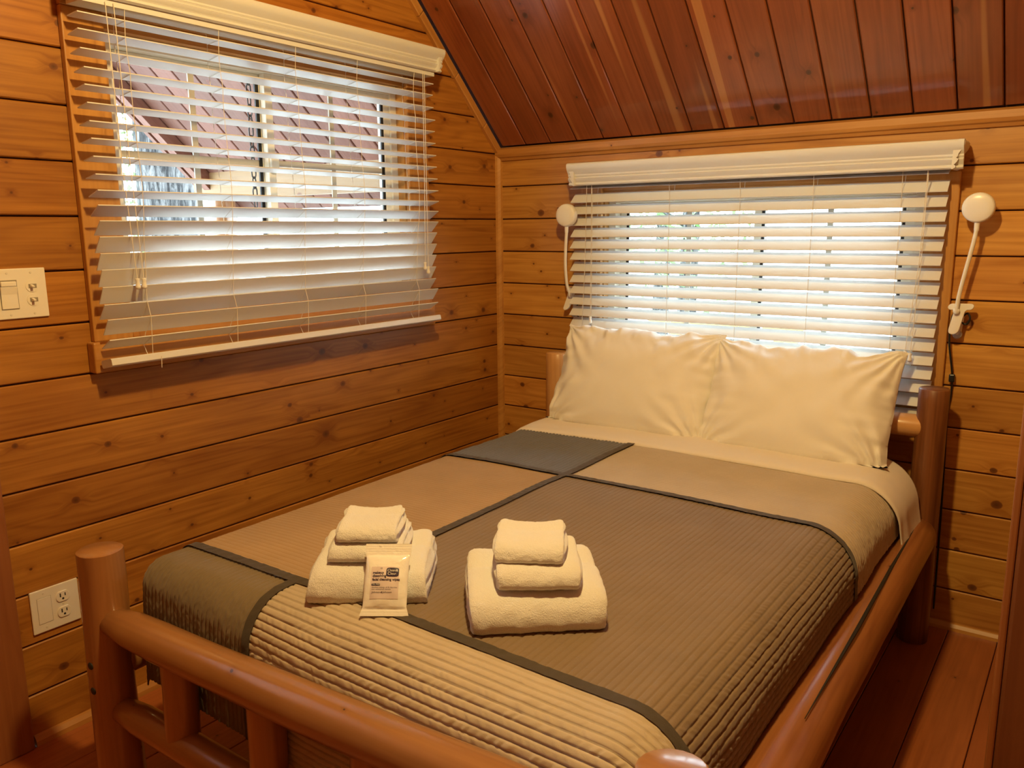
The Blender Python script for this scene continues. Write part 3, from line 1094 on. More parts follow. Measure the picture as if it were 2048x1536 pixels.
def fast_grid(name, P, mat, parent):
    n, m = P.shape[:2]
    me = bpy.data.meshes.new(name)
    idx = np.arange(n * m).reshape(n, m)
    F = np.stack([idx[:-1, :-1], idx[1:, :-1], idx[1:, 1:], idx[:-1, 1:]], -1).reshape(-1, 4)
    me.vertices.add(n * m)
    me.vertices.foreach_set('co', P.reshape(-1).astype(np.float32))
    me.loops.add(F.size)
    me.loops.foreach_set('vertex_index', F.reshape(-1).astype(np.int32))
    me.polygons.add(len(F))
    me.polygons.foreach_set('loop_start', (np.arange(len(F)) * 4).astype(np.int32))
    me.polygons.foreach_set('use_smooth', np.ones(len(F), dtype=bool))
    me.update(calc_edges=True)
    me.validate()
    me.materials.append(mat)
    o = bpy.data.objects.new(name, me)
    COL.objects.link(o)
    if parent is not None:
        o.parent = parent
        o.matrix_parent_inverse = parent.matrix_world.inverted()
    return o


def cloth(name, s0, s1, t0, t1, mode, mat, parent, off=0.004, ds=None, dt=None, seed=0, amp=1.0, flat=0.45):
    if ds is None:
        ds, dt = (PZ / 9, 0.0034) if mode == 'y' else (0.0034, PZ / 9)
        if mode == 'b':
            ds = dt = 0.004
        if mode == 'p':
            ds = dt = 0.012
    ns, ntt = max(3, int((s1 - s0) / ds) + 1), max(3, int((t1 - t0) / dt) + 1)
    S, T = np.meshgrid(np.linspace(s0, s1, ns), np.linspace(t0, t1, ntt), indexing='ij')
    P, th = drape(S, T, off, lside=0.105 * math.pi / 2 + 0.045)
    e = 1e-3
    Pu, _ = drape(S + e, T, off, clamp=False)
    Pv, _ = drape(S, T + e, off, clamp=False)
    Pc, _ = drape(S, T, off, clamp=False)
    Nn = np.cross(Pu - Pc, Pv - Pc)
    Nn /= np.maximum(np.linalg.norm(Nn, axis=-1, keepdims=True), 1e-12)
    k = flat + (1 - flat) * np.clip(th / 0.9, 0, 1)
    if mode in ('x', 'y'):
        a, b = (S, T) if mode == 'y' else (T, S)
        wv = a + 0.0012 * (vnoise(b * 14, a * 3, seed) - 0.5)
        c = wv / PZ
        fr = np.abs(c - np.round(c)) * PZ                   # distance to the stitch line
        ch = 0.80 * (1 - np.exp(-(fr / 0.0013) ** 2)) + 0.20 * np.sin(math.pi * fr / PZ)
        lane = np.floor(c + 0.0)
        skew = b + (c - lane) * PZ * 0.9 * np.sign(np.sin(lane * 2.3))
        pk = vnoise(lane * 3.7 + 5, skew * 175 + 4 * vnoise(lane * 1.7, b * 6, 3), seed + 2)
        pk2 = vnoise(c * 0.8, b * 40, seed + 9)
        dr = np.clip(th / 0.7, 0, 1)
        D = amp * k * (0.0042 * ch + 0.0026 * (pk - 0.5) * ch * (0.35 + 0.65 * dr) + 0.0016 * (pk2 - 0.5))
    elif mode == 'b':
        D = 0.0066 + 0.0016 * (vnoise(S * 110, T * 110, 4) - 0.5)
    else:
        D = 0.0022 * (vnoise(S * 9, T * 16, seed) - 0.5) + 0.0008 * (vnoise(S * 60, T * 60, seed) - 0.5)
    D = D + 0.006 * (vnoise(S * 5, T * 5, 21) - 0.5)
    P = P + Nn * D[..., None]
    return fast_grid(name, P, mat, parent)


BI = BW2 * 0.35
cloth('patch', SL0, SA - BI, TB + BI, TH0, 'y', M['q_dark'], quilt, seed=1, amp=1.1, flat=0.75)
cloth('patch', SA + BI, SR0, TB + BI, TH0, 'x', M['q_tan'], quilt, seed=2, amp=0.8)
cloth('patch', SL0, SA - BI, TC + BI, TB - BI, 'x', M['q_clay'], quilt, seed=3, amp=0.6, flat=0.5)
cloth('patch', SA + BI, SR0, TC + BI, TB - BI, 'y', M['q_grey'], quilt, seed=4, amp=0.9, flat=0.55)
cloth('patch', SL0, SD - BI, TF0, TC - BI, 'y', M['q_olive'], quilt, seed=5, amp=0.75, flat=0.8)
cloth('patch', SD + BI, SR0, TF0, TC - BI, 'x', M['q_tan'], quilt, seed=6, amp=1.15, flat=0.9)
cloth('binding_strip', SA - BW2, SA + BW2, TC, TH0, 'b', M['q_bind'], quilt)
cloth('binding_strip', SL0, SA - BI, TB - BW2, TB + BW2, 'b', M['q_bind'], quilt)
cloth('binding_strip', SA + BI, SR0, TB - BW2, TB + BW2, 'b', M['q_bind'], quilt)
cloth('binding_strip', SL0, SR0, TC - BW2, TC + BW2, 'b', M['q_bind'], quilt, off=0.0044)
cloth('binding_strip', SD - BW2, SD + BW2, TF0, TC, 'b', M['q_bind'], quilt)

# folded-back sheet
S, T = np.meshgrid(np.linspace(SL0 - 0.01, SR0 + 0.065, 130), np.linspace(0, 1, 30), indexing='ij')
edge = -0.472 + 0.010 * (vnoise(S * 4, S * 0, 5) - 0.5) + 0.05 * np.clip((S - 1.45) / 0.3, 0, 1) ** 1.5
T2 = edge + T * (-0.19 - edge)
P, th = drape(S, T2, 0.0125, lside=0.105 * math.pi / 2 + 0.11)
P[..., 2] += 0.003 * (vnoise(S * 8, T2 * 18, 8) - 0.5) + 0.004 * np.clip(T * 3, 0, 1)
right = np.clip((S - (X1 - 0.105)) / 0.26, 0, 1)
P[..., 0] += 0.022 * right ** 2 * (0.6 + 0.8 * vnoise(T2 * 22, S * 3, 9))
# rolled front edge
P[:, 0, 2] -= 0.009
P[:, 1, 2] -= 0.002
mb = MB()
mb.grid(P)
o = mb.build('top_sheet', M['sheet'], None, smooth=True, fixn=False)
md = o.modifiers.new('thick', 'SOLIDIFY')
md.thickness = 0.003
md.offset = 1.0
tag(o, 'cream top sheet folded back over the quilt below the pillows', 'sheet')


# ------------------------------------------------------------------ pillows
def pillow(cx, wdt, hgt, thick, base_y, top_y, z0, z1, seed, label, yaw=0.0):
    n, m = 150, 110
    U, V = np.meshgrid(np.linspace(-1, 1, n), np.linspace(-1, 1, m), indexing='ij')
    obs = []
    Xl = U * wdt / 2 * (1 - 0.045 * (1 - V ** 2)) + 0.006 * (vnoise(V * 4 + 9, U * 2, seed) - 0.5)
    Yl = V * hgt / 2 * (1 - 0.05 * (1 - U ** 2))
    Yl = Yl + np.clip(V, 0, 1) ** 3 * (0.034 * (vnoise(U * 3.2 + 3, V * 0 + 1, seed + 1) - 0.5) + 0.012 * (vnoise(U * 11, V * 0 + 2, seed) - 0.5))
    body = ((1 - np.abs(U) ** 3.2) * (1 - np.abs(V) ** 2.6)) ** 0.55
    body = np.nan_to_num(body)
    # wrinkles that run in from the corners and the seams
    wr = np.zeros_like(U)
    for (cu_, cv_) in ((-1, 1), (1, 1), (-1, -1), (1, -1)):
        du, dv = (U - cu_) * wdt / 2, (V - cv_) * hgt / 2
        r = np.hypot(du, dv)
        a = np.arctan2(dv, du)
        wr += np.sin(a * 17 + 3 * seed + 2 * vnoise(r * 20, a * 3, seed)) * np.exp(-r / 0.13) * 0.0115
    e = np.exp(-(1 - np.abs(U)) * wdt / 2 / 0.06)
    wr += e * 0.018 * (vnoise(V * 9 + 30, np.abs(U) * 3, seed + 3) - 0.5)
    e = np.exp(-(1 - V) * hgt / 2 / 0.05)
    wr += e * 0.036 * (vnoise(U * 13 + 2 * V, V * 5, seed + 4) - 0.5)
    wr += 0.008 * (vnoise(U * 3 + V, V * 3, seed + 5) - 0.5)
    F = thick * 0.56 * body + wr * np.clip(body * 3.5, 0.25, 1)
    B = -thick * 0.44 * body
    yb = np.array([math.sin(yaw), math.cos(yaw), 0])
    ax = np.array([math.cos(yaw), -math.sin(yaw) * 0, 0])
    d = np.array([0, top_y - base_y, z1 - z0])
    d = d / np.linalg.norm(d)
    nrm = np.cross(np.array([1.0, 0, 0]), d)     # towards the room
    c0 = np.array([cx, (base_y + top_y) / 2, (z0 + z1) / 2])
    mb = MB()
    for Q in (F, B):
        P = c0 + Xl[..., None] * np.array([1.0, 0, 0]) + Yl[..., None] * d + Q[..., None] * nrm
        # flatten on the bed
        zmin = z0 - 0.002
        P[..., 2] = np.where(P[..., 2] < zmin + 0.02, zmin + (P[..., 2] - zmin) * 0.25 + 0.0, P[..., 2])
        P[..., 2] = np.maximum(P[..., 2], zmin)
        mb.grid(P)
    o = mb.build('pillow', M['linen'], None, smooth=True, fixn=False)
    bm = bmesh.new()
    bm.from_mesh(o.data)
    bmesh.ops.remove_doubles(bm, verts=bm.verts, dist=0.0005)
    bmesh.ops.recalc_face_normals(bm, faces=bm.faces)
    bm.to_mesh(o.data)
    bm.free()
    for p in o.data.polygons:
        p.use_smooth = True
    return tag(o, label, 'pillow', 'white pillows at the head of the bed')


pillow(0.740, 0.615, 0.400, 0.170, -0.290, -0.150, 0.580, 0.866, 3, 'white pillow nearest the left wall, propped against the headboard')
pillow(1.312, 0.590, 0.395, 0.170, -0.285, -0.150, 0.580, 0.850, 11, 'white pillow beside the right headboard post, propped up')


# ------------------------------------------------------------------ towels
def towel(cx, cy, z0, ang, w_, d_, h_, layers, seed, label, hump=0.010, group='white folded towels on the bed'):
    """folded towel: w along the fold, d depth, fold faces the camera"""
    ca, sa = math.cos(ang), math.sin(ang)
    W = np.array([ca, sa, 0])
    Dv = np.array([-sa, ca, 0])      # away from the camera
    nu = 46
    key = [(-.44, 0.0), (-.485, .10), (-.50, .30), (-.465, .58), (-.385, .80), (-.25, .935), (-.08, .985), (.06, .985), (.115, .93), (.17, .985), (.27, 1.09),
           (.37, 1.11), (.445, 1.0), (.49, .76), (.50, .45), (.49, .15), (.46, 0.0), (.2, 0.0), (-.1, 0.0), (-.3, 0.0)]
    prof = []
    for i in range(len(key)):
        p0, p1, p2, p3 = [np.array(key[(i + q) % len(key)]) for q in (-1, 0, 1, 2)]
        for t in (0, .25, .5, .75):
            prof.append(0.5 * ((2 * p1) + (p2 - p0) * t + (2 * p0 - 5 * p1 + 4 * p2 - p3) * t * t + (3 * p1 - p0 - 3 * p2 + p3) * t ** 3))
    prof = np.array(prof)
    cy_, cz_ = prof[:, 0] * d_, np.maximum(prof[:, 1], 0) * h_
    us = np.concatenate([[-1.0], -np.cos(np.linspace(0.12, math.pi - 0.12, nu)), [1.0]])
    mb = MB()
    rings = []
    rr = 0.30 * h_
    for u in us:
        x = u * w_ / 2
        e = w_ / 2 - abs(x)
        f = 1.0 if e > rr else math.sqrt(max(0.0, 1 - (1 - e / rr) ** 2))
        top = np.clip(cz_ / h_, 0, 1.2)
        zz = cz_ * (1 - 0.16 * (1 - f) * np.clip(top, 0, 1))
        bk = np.clip(cy_ / (d_ / 2), -1, 1)
        zz = zz + top * hump * (abs(u) ** 2.2 - 0.45) * (0.25 + 0.9 * np.clip(bk, 0, 1))
        yy = cy_ * (1 - 0.05 * (1 - f)) - np.clip(bk, 0, 1) ** 2 * 0.05 * d_ * (1 - math.sqrt(max(0, 1 - abs(u) ** 6)))
        xx = np.full_like(yy, x) * (1 - 0.05 * np.clip(bk, 0, 1) ** 2) + 0.003 * np.sin(zz * 60 + seed) * u
        rings.append(np.stack([xx, yy, zz], -1))
    rings = np.array(rings)
    # terry lumps
    nz = (vnoise(rings[..., 0] * 210 + 50, rings[..., 1] * 210 + rings[..., 2] * 170 + 50, seed) - 0.5) * 0.0018 + \
         (vnoise(rings[..., 0] * 60 + 50, rings[..., 1] * 60 + rings[..., 2] * 50 + 50, seed + 1) - 0.5) * 0.0024
    ctr = np.array([0, 0, h_ / 2])
    dirn = rings - ctr
    dirn[..., 0] *= 0.2
    dirn /= np.maximum(np.linalg.norm(dirn, axis=-1, keepdims=True), 1e-6)
    rings = rings + dirn * nz[..., None]
    rings[..., 2] = np.maximum(rings[..., 2], 0.0)

    def W3(P):
        return np.array([cx, cy, z0]) + P[..., 0:1] * W + P[..., 1:2] * Dv + P[..., 2:3] * np.array([0, 0, 1.0])

    n = len(us)
    R = np.concatenate([rings, rings[:, :1]], 1)
    mb.grid(W3(R))
    # ends: concentric rings, grooved where the layers meet
    for i in (0, n - 1):
        sg = -1 if i == 0 else 1
        ring = rings[i]
        stack = []
        for f in (1.0, 0.93, 0.8, 0.62, 0.42, 0.2, 0.02):
            q = ring.copy()
            c = ring.mean(0)
            q = c + (q - c) * np.array([1, f, f])
            if f < 1.0:
                q[..., 0] = ring[:, 0].mean() + sg * (0.006 * (1 - f) ** 0.5 + 0.0035 * np.cos(2 * math.pi * layers * (q[..., 2] / h_)) * (1 - f ** 6))
            stack.append(np.concatenate([q, q[:1]], 0))
        mb.grid(W3(np.array(stack)))
    o = mb.build('folded_towel', M['terry'], None, smooth=True)
    bm = bmesh.new()
    bm.from_mesh(o.data)
    bmesh.ops.remove_doubles(bm, verts=bm.verts, dist=0.0004)
    bmesh.ops.recalc_face_normals(bm, faces=bm.faces)
    bm.to_mesh(o.data)
    bm.free()
    for p in o.data.polygons:
        p.use_smooth = True
    return tag(o, label, 'towel', group)


ZQ = ZT + 0.012
A1, A2 = math.radians(34.7), math.radians(40.6)


def off(c, ang, a, b):
    return c[0] + a * math.cos(ang) - b * math.sin(ang), c[1] + a * math.sin(ang) + b * math.cos(ang)


C1, C2 = (0.943, -1.684), (1.257, -1.590)
hb = 0.074
towel(*C1, ZQ, A1, 0.222, 0.205, hb, 3, 1, 'white folded bath towel under the wipes packet, bottom of the left stack')
x_, y_ = off(C1, A1, -0.006, 0.006)
towel(x_, y_, ZQ + hb - 0.004, A1, 0.140, 0.150, 0.038, 2, 2, 'white folded hand towel behind the wipes packet, middle of the left stack', 0.006)
x_, y_ = off(C1, A1, -0.006, 0.010)
towel(x_, y_, ZQ + hb + 0.031, A1, 0.118, 0.130, 0.032, 2, 3, 'small white washcloth on top of the left towel stack', 0.008)
towel(*C2, ZQ, A2, 0.238, 0.225, hb, 3, 4, 'white folded bath towel at the bottom of the right stack')
x_, y_ = off(C2, A2, 0.006, -0.010)
towel(x_, y_, ZQ + hb - 0.004, A2 - 0.06, 0.146, 0.160, 0.042, 2, 5, 'white folded hand towel in the middle of the right stack', 0.006)
x_, y_ = off(C2, A2, -0.004, 0.006)
towel(x_, y_, ZQ + hb + 0.034, A2 - 0.16, 0.118, 0.135, 0.036, 2, 6, 'small white washcloth on top of the right towel stack', 0.008)


# ------------------------------------------------------------------ wipes packet
def packet():
    Wv = Vector((math.cos(A1 - 0.01), math.sin(A1 - 0.01), 0))
    bk = Vector((-math.sin(A1 - 0.01), math.cos(A1 - 0.01), 0))
    al = math.radians(54)
    Uv = bk * math.cos(al) + Vector((0, 0, 1)) * math.sin(al)
    Nv = Wv.cross(Uv)
    base = Vector((1.062, -1.783, ZQ + 0.003))
    PL, PW = 0.132, 0.090
    root = empty('wipes_packet', base)
    tag(root, 'glossy white packet of facial wipes leaning on the left towel stack', 'wipes packet')
    n, m = 40, 70

    def half(v):
        # half width along the length: flared seals, narrower body
        s_ = 0.040
        if v < 0.12:
            s_ += (0.12 - v) / 0.12 * 0.005
        if v > 0.80:
            s_ += min(1, (v - 0.80) / 0.10) * 0.003
        return s_

    def thick(u, v):
        if v < 0.10 or v > 0.83:
            k = 0.0
        else:
            t = (v - 0.10) / 0.73
            k = (math.sin(math.pi * t)) ** 0.5
        return 0.0006 + 0.0115 * k * (max(0, 1 - abs(u) ** 3)) ** 0.6

    def surf(u, v, lift=0.0, side=1):
        z = thick(u, v) * side
        if v < 0.07 or v > 0.85:
            z += 0.0006 * math.sin(v * 700)
        wrk = 0.0012 * mnoise.noise(Vector((u * 3, v * 7, 2.0))) * (1 if thick(u, v) > 0.001 else 0)
        return base + Wv * (u * half(v)) + Uv * (v * PL) + Nv * (z + wrk * side + lift + 0.004)

    mb = MB()
    for side in (1, -1):
        P = np.array([[tuple(surf(-1 + 2 * i / n, j / m, 0, side)) for j in range(m + 1)] for i in range(n + 1)])
        mb.grid(P)
    o = mb.build('pouch', M['film'], root, smooth=True)
    bm = bmesh.new()
    bm.from_mesh(o.data)
    bmesh.ops.recalc_face_normals(bm, faces=bm.faces)
    bm.to_mesh(o.data)
    bm.free()
    for p in o.data.polygons:
        p.use_smooth = True

    def patch(name, u0, u1, v0, v1, lift, mat, parent, rc=0.0):
        mb = MB()
        k, q = 16, 20
        P = np.array([[tuple(surf(u0 + (u1 - u0) * i / k, v0 + (v1 - v0) * j / q, lift)) for j in range(q + 1)] for i in range(k + 1)])
        if rc:
            # rounded corners: pull the corner points inwards
            for i in range(k + 1):
                for j in range(q + 1):
                    a, b = i / k * 2 - 1, j / q * 2 - 1
                    f = (abs(a) ** 5 + abs(b) ** 5) ** 0.2
                    mx_ = max(abs(a), abs(b))
                    g = mx_ / f if f > 0 else 1
                    a2, b2 = a * g, b * g
                    P[i, j] = tuple(surf(u0 + (u1 - u0) * (a2 + 1) / 2, v0 + (v1 - v0) * (b2 + 1) / 2, lift))
        mb.grid(P)
        return mb.build(name, mat, parent, smooth=True, fixn=False)

    lab = patch('printed_panel', -0.68, 0.62, 0.22, 0.66, 0.0006, M['p_label'], root)
    logo = patch('logo_badge', 0.02, 0.60, 0.52, 0.645, 0.0011, M['p_navy'], lab, 1)
    bad = patch('text_badge', -0.62, -0.22, 0.395, 0.425, 0.0011, M['p_navy'], lab, 1)

    def text(body, u, v, size, mat, parent, lift, bold=0.0, shear=0.0):
        cu_ = bpy.data.curves.new('lettering', 'FONT')
        cu_.body = body
        cu_.size = size
        cu_.offset = bold
        cu_.shear = shear
        cu_.resolution_u = 3
        ob = bpy.data.objects.new('lettering_tmp', cu_)
        COL.objects.link(ob)
        dg = bpy.context.evaluated_depsgraph_get()
        me = bpy.data.meshes.new_from_object(ob.evaluated_get(dg))
        bpy.data.objects.remove(ob, do_unlink=True)
        hw = 0.040
        for vtx in me.vertices:
            p = surf(u + vtx.co.x / hw, v + vtx.co.y / PL, lift)
            vtx.co = p
        me.materials.clear()
        me.materials.append(mat)
        o = bpy.data.objects.new('lettering', me)
        COL.objects.link(o)
        o.parent = parent
        o.matrix_parent_inverse = parent.matrix_world.inverted()
        return o

    text('makeup', -0.60, 0.560, 0.0066, M['p_ink'], lab, 0.0012, 0.0002)
    text('dissolving', -0.60, 0.515, 0.0066, M['p_ink'], lab, 0.0012, 0.0002)
    text('facial cleansing wipes', -0.60, 0.466, 0.0060, M['p_ink'], lab, 0.0012, 0.0002)
    text('OIL-FREE', -0.585, 0.4015, 0.0037, M['p_white'], lab, 0.0016)
    text('dissolves makeup, oil & impurities', -0.60, 0.365, 0.0034, M['p_ink'], lab, 0.0012)
    text('even waterproof mascara', -0.60, 0.340, 0.0034, M['p_ink'], lab, 0.0012)
    text('Johnson&Johnson', -0.60, 0.295, 0.0052, M['p_ink'], lab, 0.0012, 0.0, 0.25)
    text('Clean&', 0.07, 0.590, 0.0066, M['p_white'], lab, 0.0016)
    text('Clear.', 0.09, 0.543, 0.0072, M['p_white'], lab, 0.0016)
    text('10', -0.28, 0.622, 0.0046, M['p_ink'], lab, 0.0012)
    text('1x', -0.42, 0.955, 0.0040, M['p_ink'], root, 0.0014)


packet()


# ------------------------------------------------------------------ clip lamps
def clip_lamp(label, head, neck, clip_pts, jaw, cord, seg_pts=()):
    root = empty('clip_lamp', clip_pts[0])
    tag(root, label, 'lamp', 'white gooseneck clip lamps')
    mb = MB()
    R = 0.0425
    hd = Vector(head)
    mb.lathe([(0.010, 0.026), (R * 0.9, 0.0255), (R * 0.985, 0.022), (R, 0.016), (R * 0.99, 0.006), (R * 0.94, 0.0), (R * 0.86, -0.0022), (R * 0.6, -0.0042), (R * 0.3, -0.0053), (0.001, -0.0056)],
             hd, (0, 1, 0), 40)
    mb.build('lamp_head', M['white_plastic'], root, smooth=True, auto=math.radians(60))
    mb = MB()
    mb.tube([hd + Vector((0, 0.012, -R + 0.004)), hd + Vector((0.000, 0.012, -R - 0.022))], [0.0075, 0.0068], 16)
    mb.build('neck_collar', M['white_plastic'], root, smooth=True, auto=math.radians(50))
    # smooth neck through the points
    pts = [Vector(q) for q in neck]
    fine = []
    for i in range(len(pts) - 1):
        p0, p1, p2, p3 = pts[max(0, i - 1)], pts[i], pts[i + 1], pts[min(len(pts) - 1, i + 2)]
        for k in range(10):
            t = k / 10
            fine.append(0.5 * ((2 * p1) + (p2 - p0) * t + (2 * p0 - 5 * p1 + 4 * p2 - p3) * t * t + (3 * p1 - p0 - 3 * p2 + p3) * t ** 3))
    fine.append(pts[-1])
    dense, rad = [], []
    for i in range(len(fine) - 1):
        for k in range(3):
            dense.append(fine[i].lerp(fine[i + 1], k / 3))
            rad.append(0.0056 + (0.0004 if (i * 3 + k) % 2 else 0))
    mb = MB()
    mb.tube(dense, rad, 12)
    mb.build('gooseneck', M['white_plastic'], root, smooth=True)
    top, bot, bar = [Vector(q) for q in clip_pts]
    ax = (bot - top).normalized()
    sd = bar.normalized()
    mb = MB()
    prof = []
    L = (bot - top).length
    bw, bh, tw = bar.length, 0.0095, 0.0145
    # T-shaped clip outline with rounded ends, in (sd, -ax)
    for a in np.linspace(math.pi / 2, 3 * math.pi / 2, 8):
        prof.append((-bw + bh + bh * math.cos(a), bh * math.sin(a)))
    prof += [(-tw - 0.004, -bh), (-tw, -bh - 0.006)]
    for a in np.linspace(math.pi, 2 * math.pi, 10):
        prof.append((tw * 0.98 * math.cos(a), -L + tw + tw * math.sin(a)))
    prof += [(tw, -bh - 0.006), (tw + 0.004, -bh)]
    for a in np.linspace(-math.pi / 2, math.pi / 2, 8):
        prof.append((bw - bh + bh * math.cos(a), bh * math.sin(a)))
    nn = sd.cross(-ax).normalized()
    if nn.y > 0:
        nn = -nn
    mb.prism(prof, top, sd, -ax, nn, 0.009)
    mb.build('clip', M['white_plastic'], root, bevel=0.003)
    mb = MB()
    pv = pts[-1]
    mb.lathe([(0.0085, -0.004), (0.0095, 0.0), (0.0085, 0.005)], pv, nn, 18)
    mb.build('swivel', M['white_plastic'], root, smooth=True)
    jt, jm = [Vector(q) for q in jaw]
    mb = MB()
    mb.lathe([(0.011, -0.004), (0.013, 0.0), (0.013, 0.006), (0.011, 0.009)], jt, (0, -1, 0), 20)
    mb.build('jaw_pad', M[jm_mat], root, smooth=True, auto=math.radians(40)) if False else mb.build('jaw_pad', M['grey_plastic'], root, smooth=True, auto=math.radians(40))
    mb = MB()
    mb.tube([jm, jt], [0.009, 0.010], 12)
    mb.build('jaw', M['white_plastic'], root, smooth=True)
    if cord:
        cp = [Vector(q) for q in cord]
        fine = []
        for i in range(len(cp) - 1):
            p0, p1, p2, p3 = cp[max(0, i - 1)], cp[i], cp[i + 1], cp[min(len(cp) - 1, i + 2)]
            for k in range(8):
                t = k / 8
                fine.append(0.5 * ((2 * p1) + (p2 - p0) * t + (2 * p0 - 5 * p1 + 4 * p2 - p3) * t * t + (3 * p1 - p0 - 3 * p2 + p3) * t ** 3))
        fine.append(cp[-1])
        mb = MB()
        mb.tube(fine, 0.0030, 8)
        mb.build('cord', M['black_plastic'], root, smooth=True)
        for c in seg_pts:
            mb = MB()
            c = Vector(c)
            mb.box(c - Vector((0.008, 0.007, 0.012)), c + Vector((0.008, 0.007, 0.012)))
            mb.build('cord_switch', M['black_plastic'], root, bevel=0.003)
    return root


clip_lamp('white gooseneck clip lamp right of the bed window, beside the black cord', (1.745, -0.075, 1.308),
          [(1.745, -0.063, 1.245), (1.739, -0.062, 1.20), (1.727, -0.060, 1.13), (1.716, -0.058, 1.06), (1.712, -0.055, 1.012)],
          [(1.722, -0.040, 1.024), (1.706, -0.044, 0.942), (0.034, 0, 0.001)],
          [(1.716, -0.018, 0.940), (1.722, -0.022, 1.00)],
          [(1.722, -0.022, 0.99), (1.738, -0.026, 1.004), (1.746, -0.028, 0.990), (1.738, -0.026, 0.972), (1.722, -0.024, 0.980), (1.712, -0.022, 1.005), (1.700, -0.022, 0.995), (1.6965, -0.024, 0.960), (1.697, -0.024, 0.915),
           (1.703, -0.020, 0.872), (1.709, -0.016, 0.835), (1.7125, -0.012, 0.800), (1.712, -0.008, 0.75), (1.708, -0.008, 0.68), (1.715, -0.008, 0.4), (1.72, -0.012, 0.06)],
          [(1.7115, -0.014, 0.806)])
clip_lamp('white gooseneck clip lamp left of the bed window, near the room corner', (0.386, -0.102, 1.309),
          [(0.386, -0.090, 1.246), (0.380, -0.086, 1.19), (0.374, -0.078, 1.12), (0.372, -0.064, 1.05), (0.376, -0.046, 1.008)],
          [(0.378, -0.021, 1.030), (0.352, -0.034, 0.945), (0.030, 0, 0.006)],
          [(0.378, -0.012, 0.930), (0.378, -0.012, 0.985)],
          [(0.376, -0.016, 1.0), (0.392, -0.020, 0.985), (0.394, -0.021, 0.965), (0.380, -0.020, 0.958), (0.384, -0.014, 0.94), (0.402, -0.021, 0.90), (0.404, -0.021, 0.75), (0.404, -0.008, 0.6), (0.404, -0.008, 0.1)])


# ------------------------------------------------------------------ wall plates
def plate(name, y0, y1, z0, z1, label, cat):
    root = tag(empty(name, (0.0, (y0 + y1) / 2, z0)), label, cat)
    mb = MB()
    mb.box((0.0005, y0, z0), (0.0060, y1, z1))
    mb.build('cover_plate', M['plate_plastic'], root, bevel=0.002)
    return root


sw = plate('switch_plate', -1.935, -1.819, 1.064, 1.180, 'ivory double switch plate on the pine wall left of the window', 'light switch')


def yz_box(mb, x0, x1, y0, y1, z0, z1):
    mb.box((x0, y0, z0), (x1, y1, z1))


# rocker dimmer
mb = MB()
yz_box(mb, 0.0055, 0.0066, -1.9235, -1.8845, 1.086, 1.154)
mb.build('switch_surround', M['plate_line'], sw)
mb = MB()
mb.prism([(0.006, 1.088), (0.0085, 1.088), (0.0075, 1.121), (0.0105, 1.139), (0.006, 1.139)], (0, -1.922, 0), (1, 0, 0), (0, 0, 1), (0, 1, 0), 0.036)
mb.build('rocker', M['plate_plastic'], sw, bevel=0.0008)
mb = MB()
yz_box(mb, 0.006, 0.0115, -1.921, -1.887, 1.1395, 1.151)
mb.build('dimmer_slider', M['plate_plastic'], sw, bevel=0.002)
for zc in (1.138, 1.106):
    mb = MB()
    mb.lathe([(0.0142, 0.0), (0.0142, 0.0012)], (0.006, -1.852, zc), (1, 0, 0), 24)
    d = mb.build('toggle_surround', M['plate_plastic'], sw, smooth=True, auto=0.6)
    mb = MB()
    yz_box(mb, 0.0072, 0.0076, -1.860, -1.842, zc - 0.005, zc + 0.005)
    mb.build('toggle_slot', M['plate_line'], d)
    mb = MB()
    mb.prism([(0.0074, -0.004), (0.0190, -0.003), (0.0200, 0.001), (0.0074, 0.004)], (0, -1.857, zc), (1, 0, 0), (0, 0, 1), (0, 1, 0), 0.006)
    mb.build('toggle', M['plate_plastic'], d, bevel=0.0008)
for yy, zz in ((-1.904, 1.170), (-1.904, 1.074), (-1.852, 1.170), (-1.852, 1.074)):
    mb = MB()
    mb.lathe([(0.0028, 0), (0.0024, 0.001)], (0.006, yy, zz), (1, 0, 0), 12)
    mb.build('screw', M['screw'], sw)

ot = plate('outlet_plate', -1.942, -1.826, 0.284, 0.395, 'ivory double wall plate with a socket behind the foot post', 'power outlet')
mb = MB()
yz_box(mb, 0.0058, 0.0062, -1.9275, -1.8935, 0.306, 0.374)
mb.build('insert_gap', M['plate_line'], ot)
mb = MB()
yz_box(mb, 0.0055, 0.0070, -1.9268, -1.8942, 0.3068, 0.3732)
mb.build('blank_insert', M['plate_plastic'], ot, bevel=0.0006)
for zc in (0.361, 0.320):
    mb = MB()
    pr = [(0.0165 * math.cos(a), max(-0.0135, min(0.0135, 0.0165 * math.sin(a)))) for a in np.linspace(0, 2 * math.pi, 28, endpoint=False)]
    mb.prism(pr, (0.0055, -1.866, zc), (0, 1, 0), (0, 0, 1), (1, 0, 0), 0.003)
    d = mb.build('socket_face', M['plate_plastic'], ot, bevel=0.0006)
    mb = MB()
    yz_box(mb, 0.0084, 0.0088, -1.8735, -1.8705, zc - 0.001, zc + 0.009)
    mb.build('socket_slot', M['slot'], d)
    mb = MB()
    yz_box(mb, 0.0084, 0.0088, -1.8615, -1.8590, zc + 0.0, zc + 0.008)
    mb.build('socket_slot', M['slot'], d)
    mb = MB()
    mb.lathe([(0.0028, 0), (0.0028, 0.0004)], (0.0084, -1.866, zc - 0.006), (1, 0, 0), 12)
    mb.build('socket_slot', M['slot'], d)
for yy, zz in ((-1.9105, 0.384), (-1.9105, 0.295), (-1.866, 0.3405)):
    mb = MB()
    mb.lathe([(0.0026, 0), (0.0022, 0.001)], (0.006, yy, zz), (1, 0, 0), 12)
    mb.build('screw', M['screw'], ot)


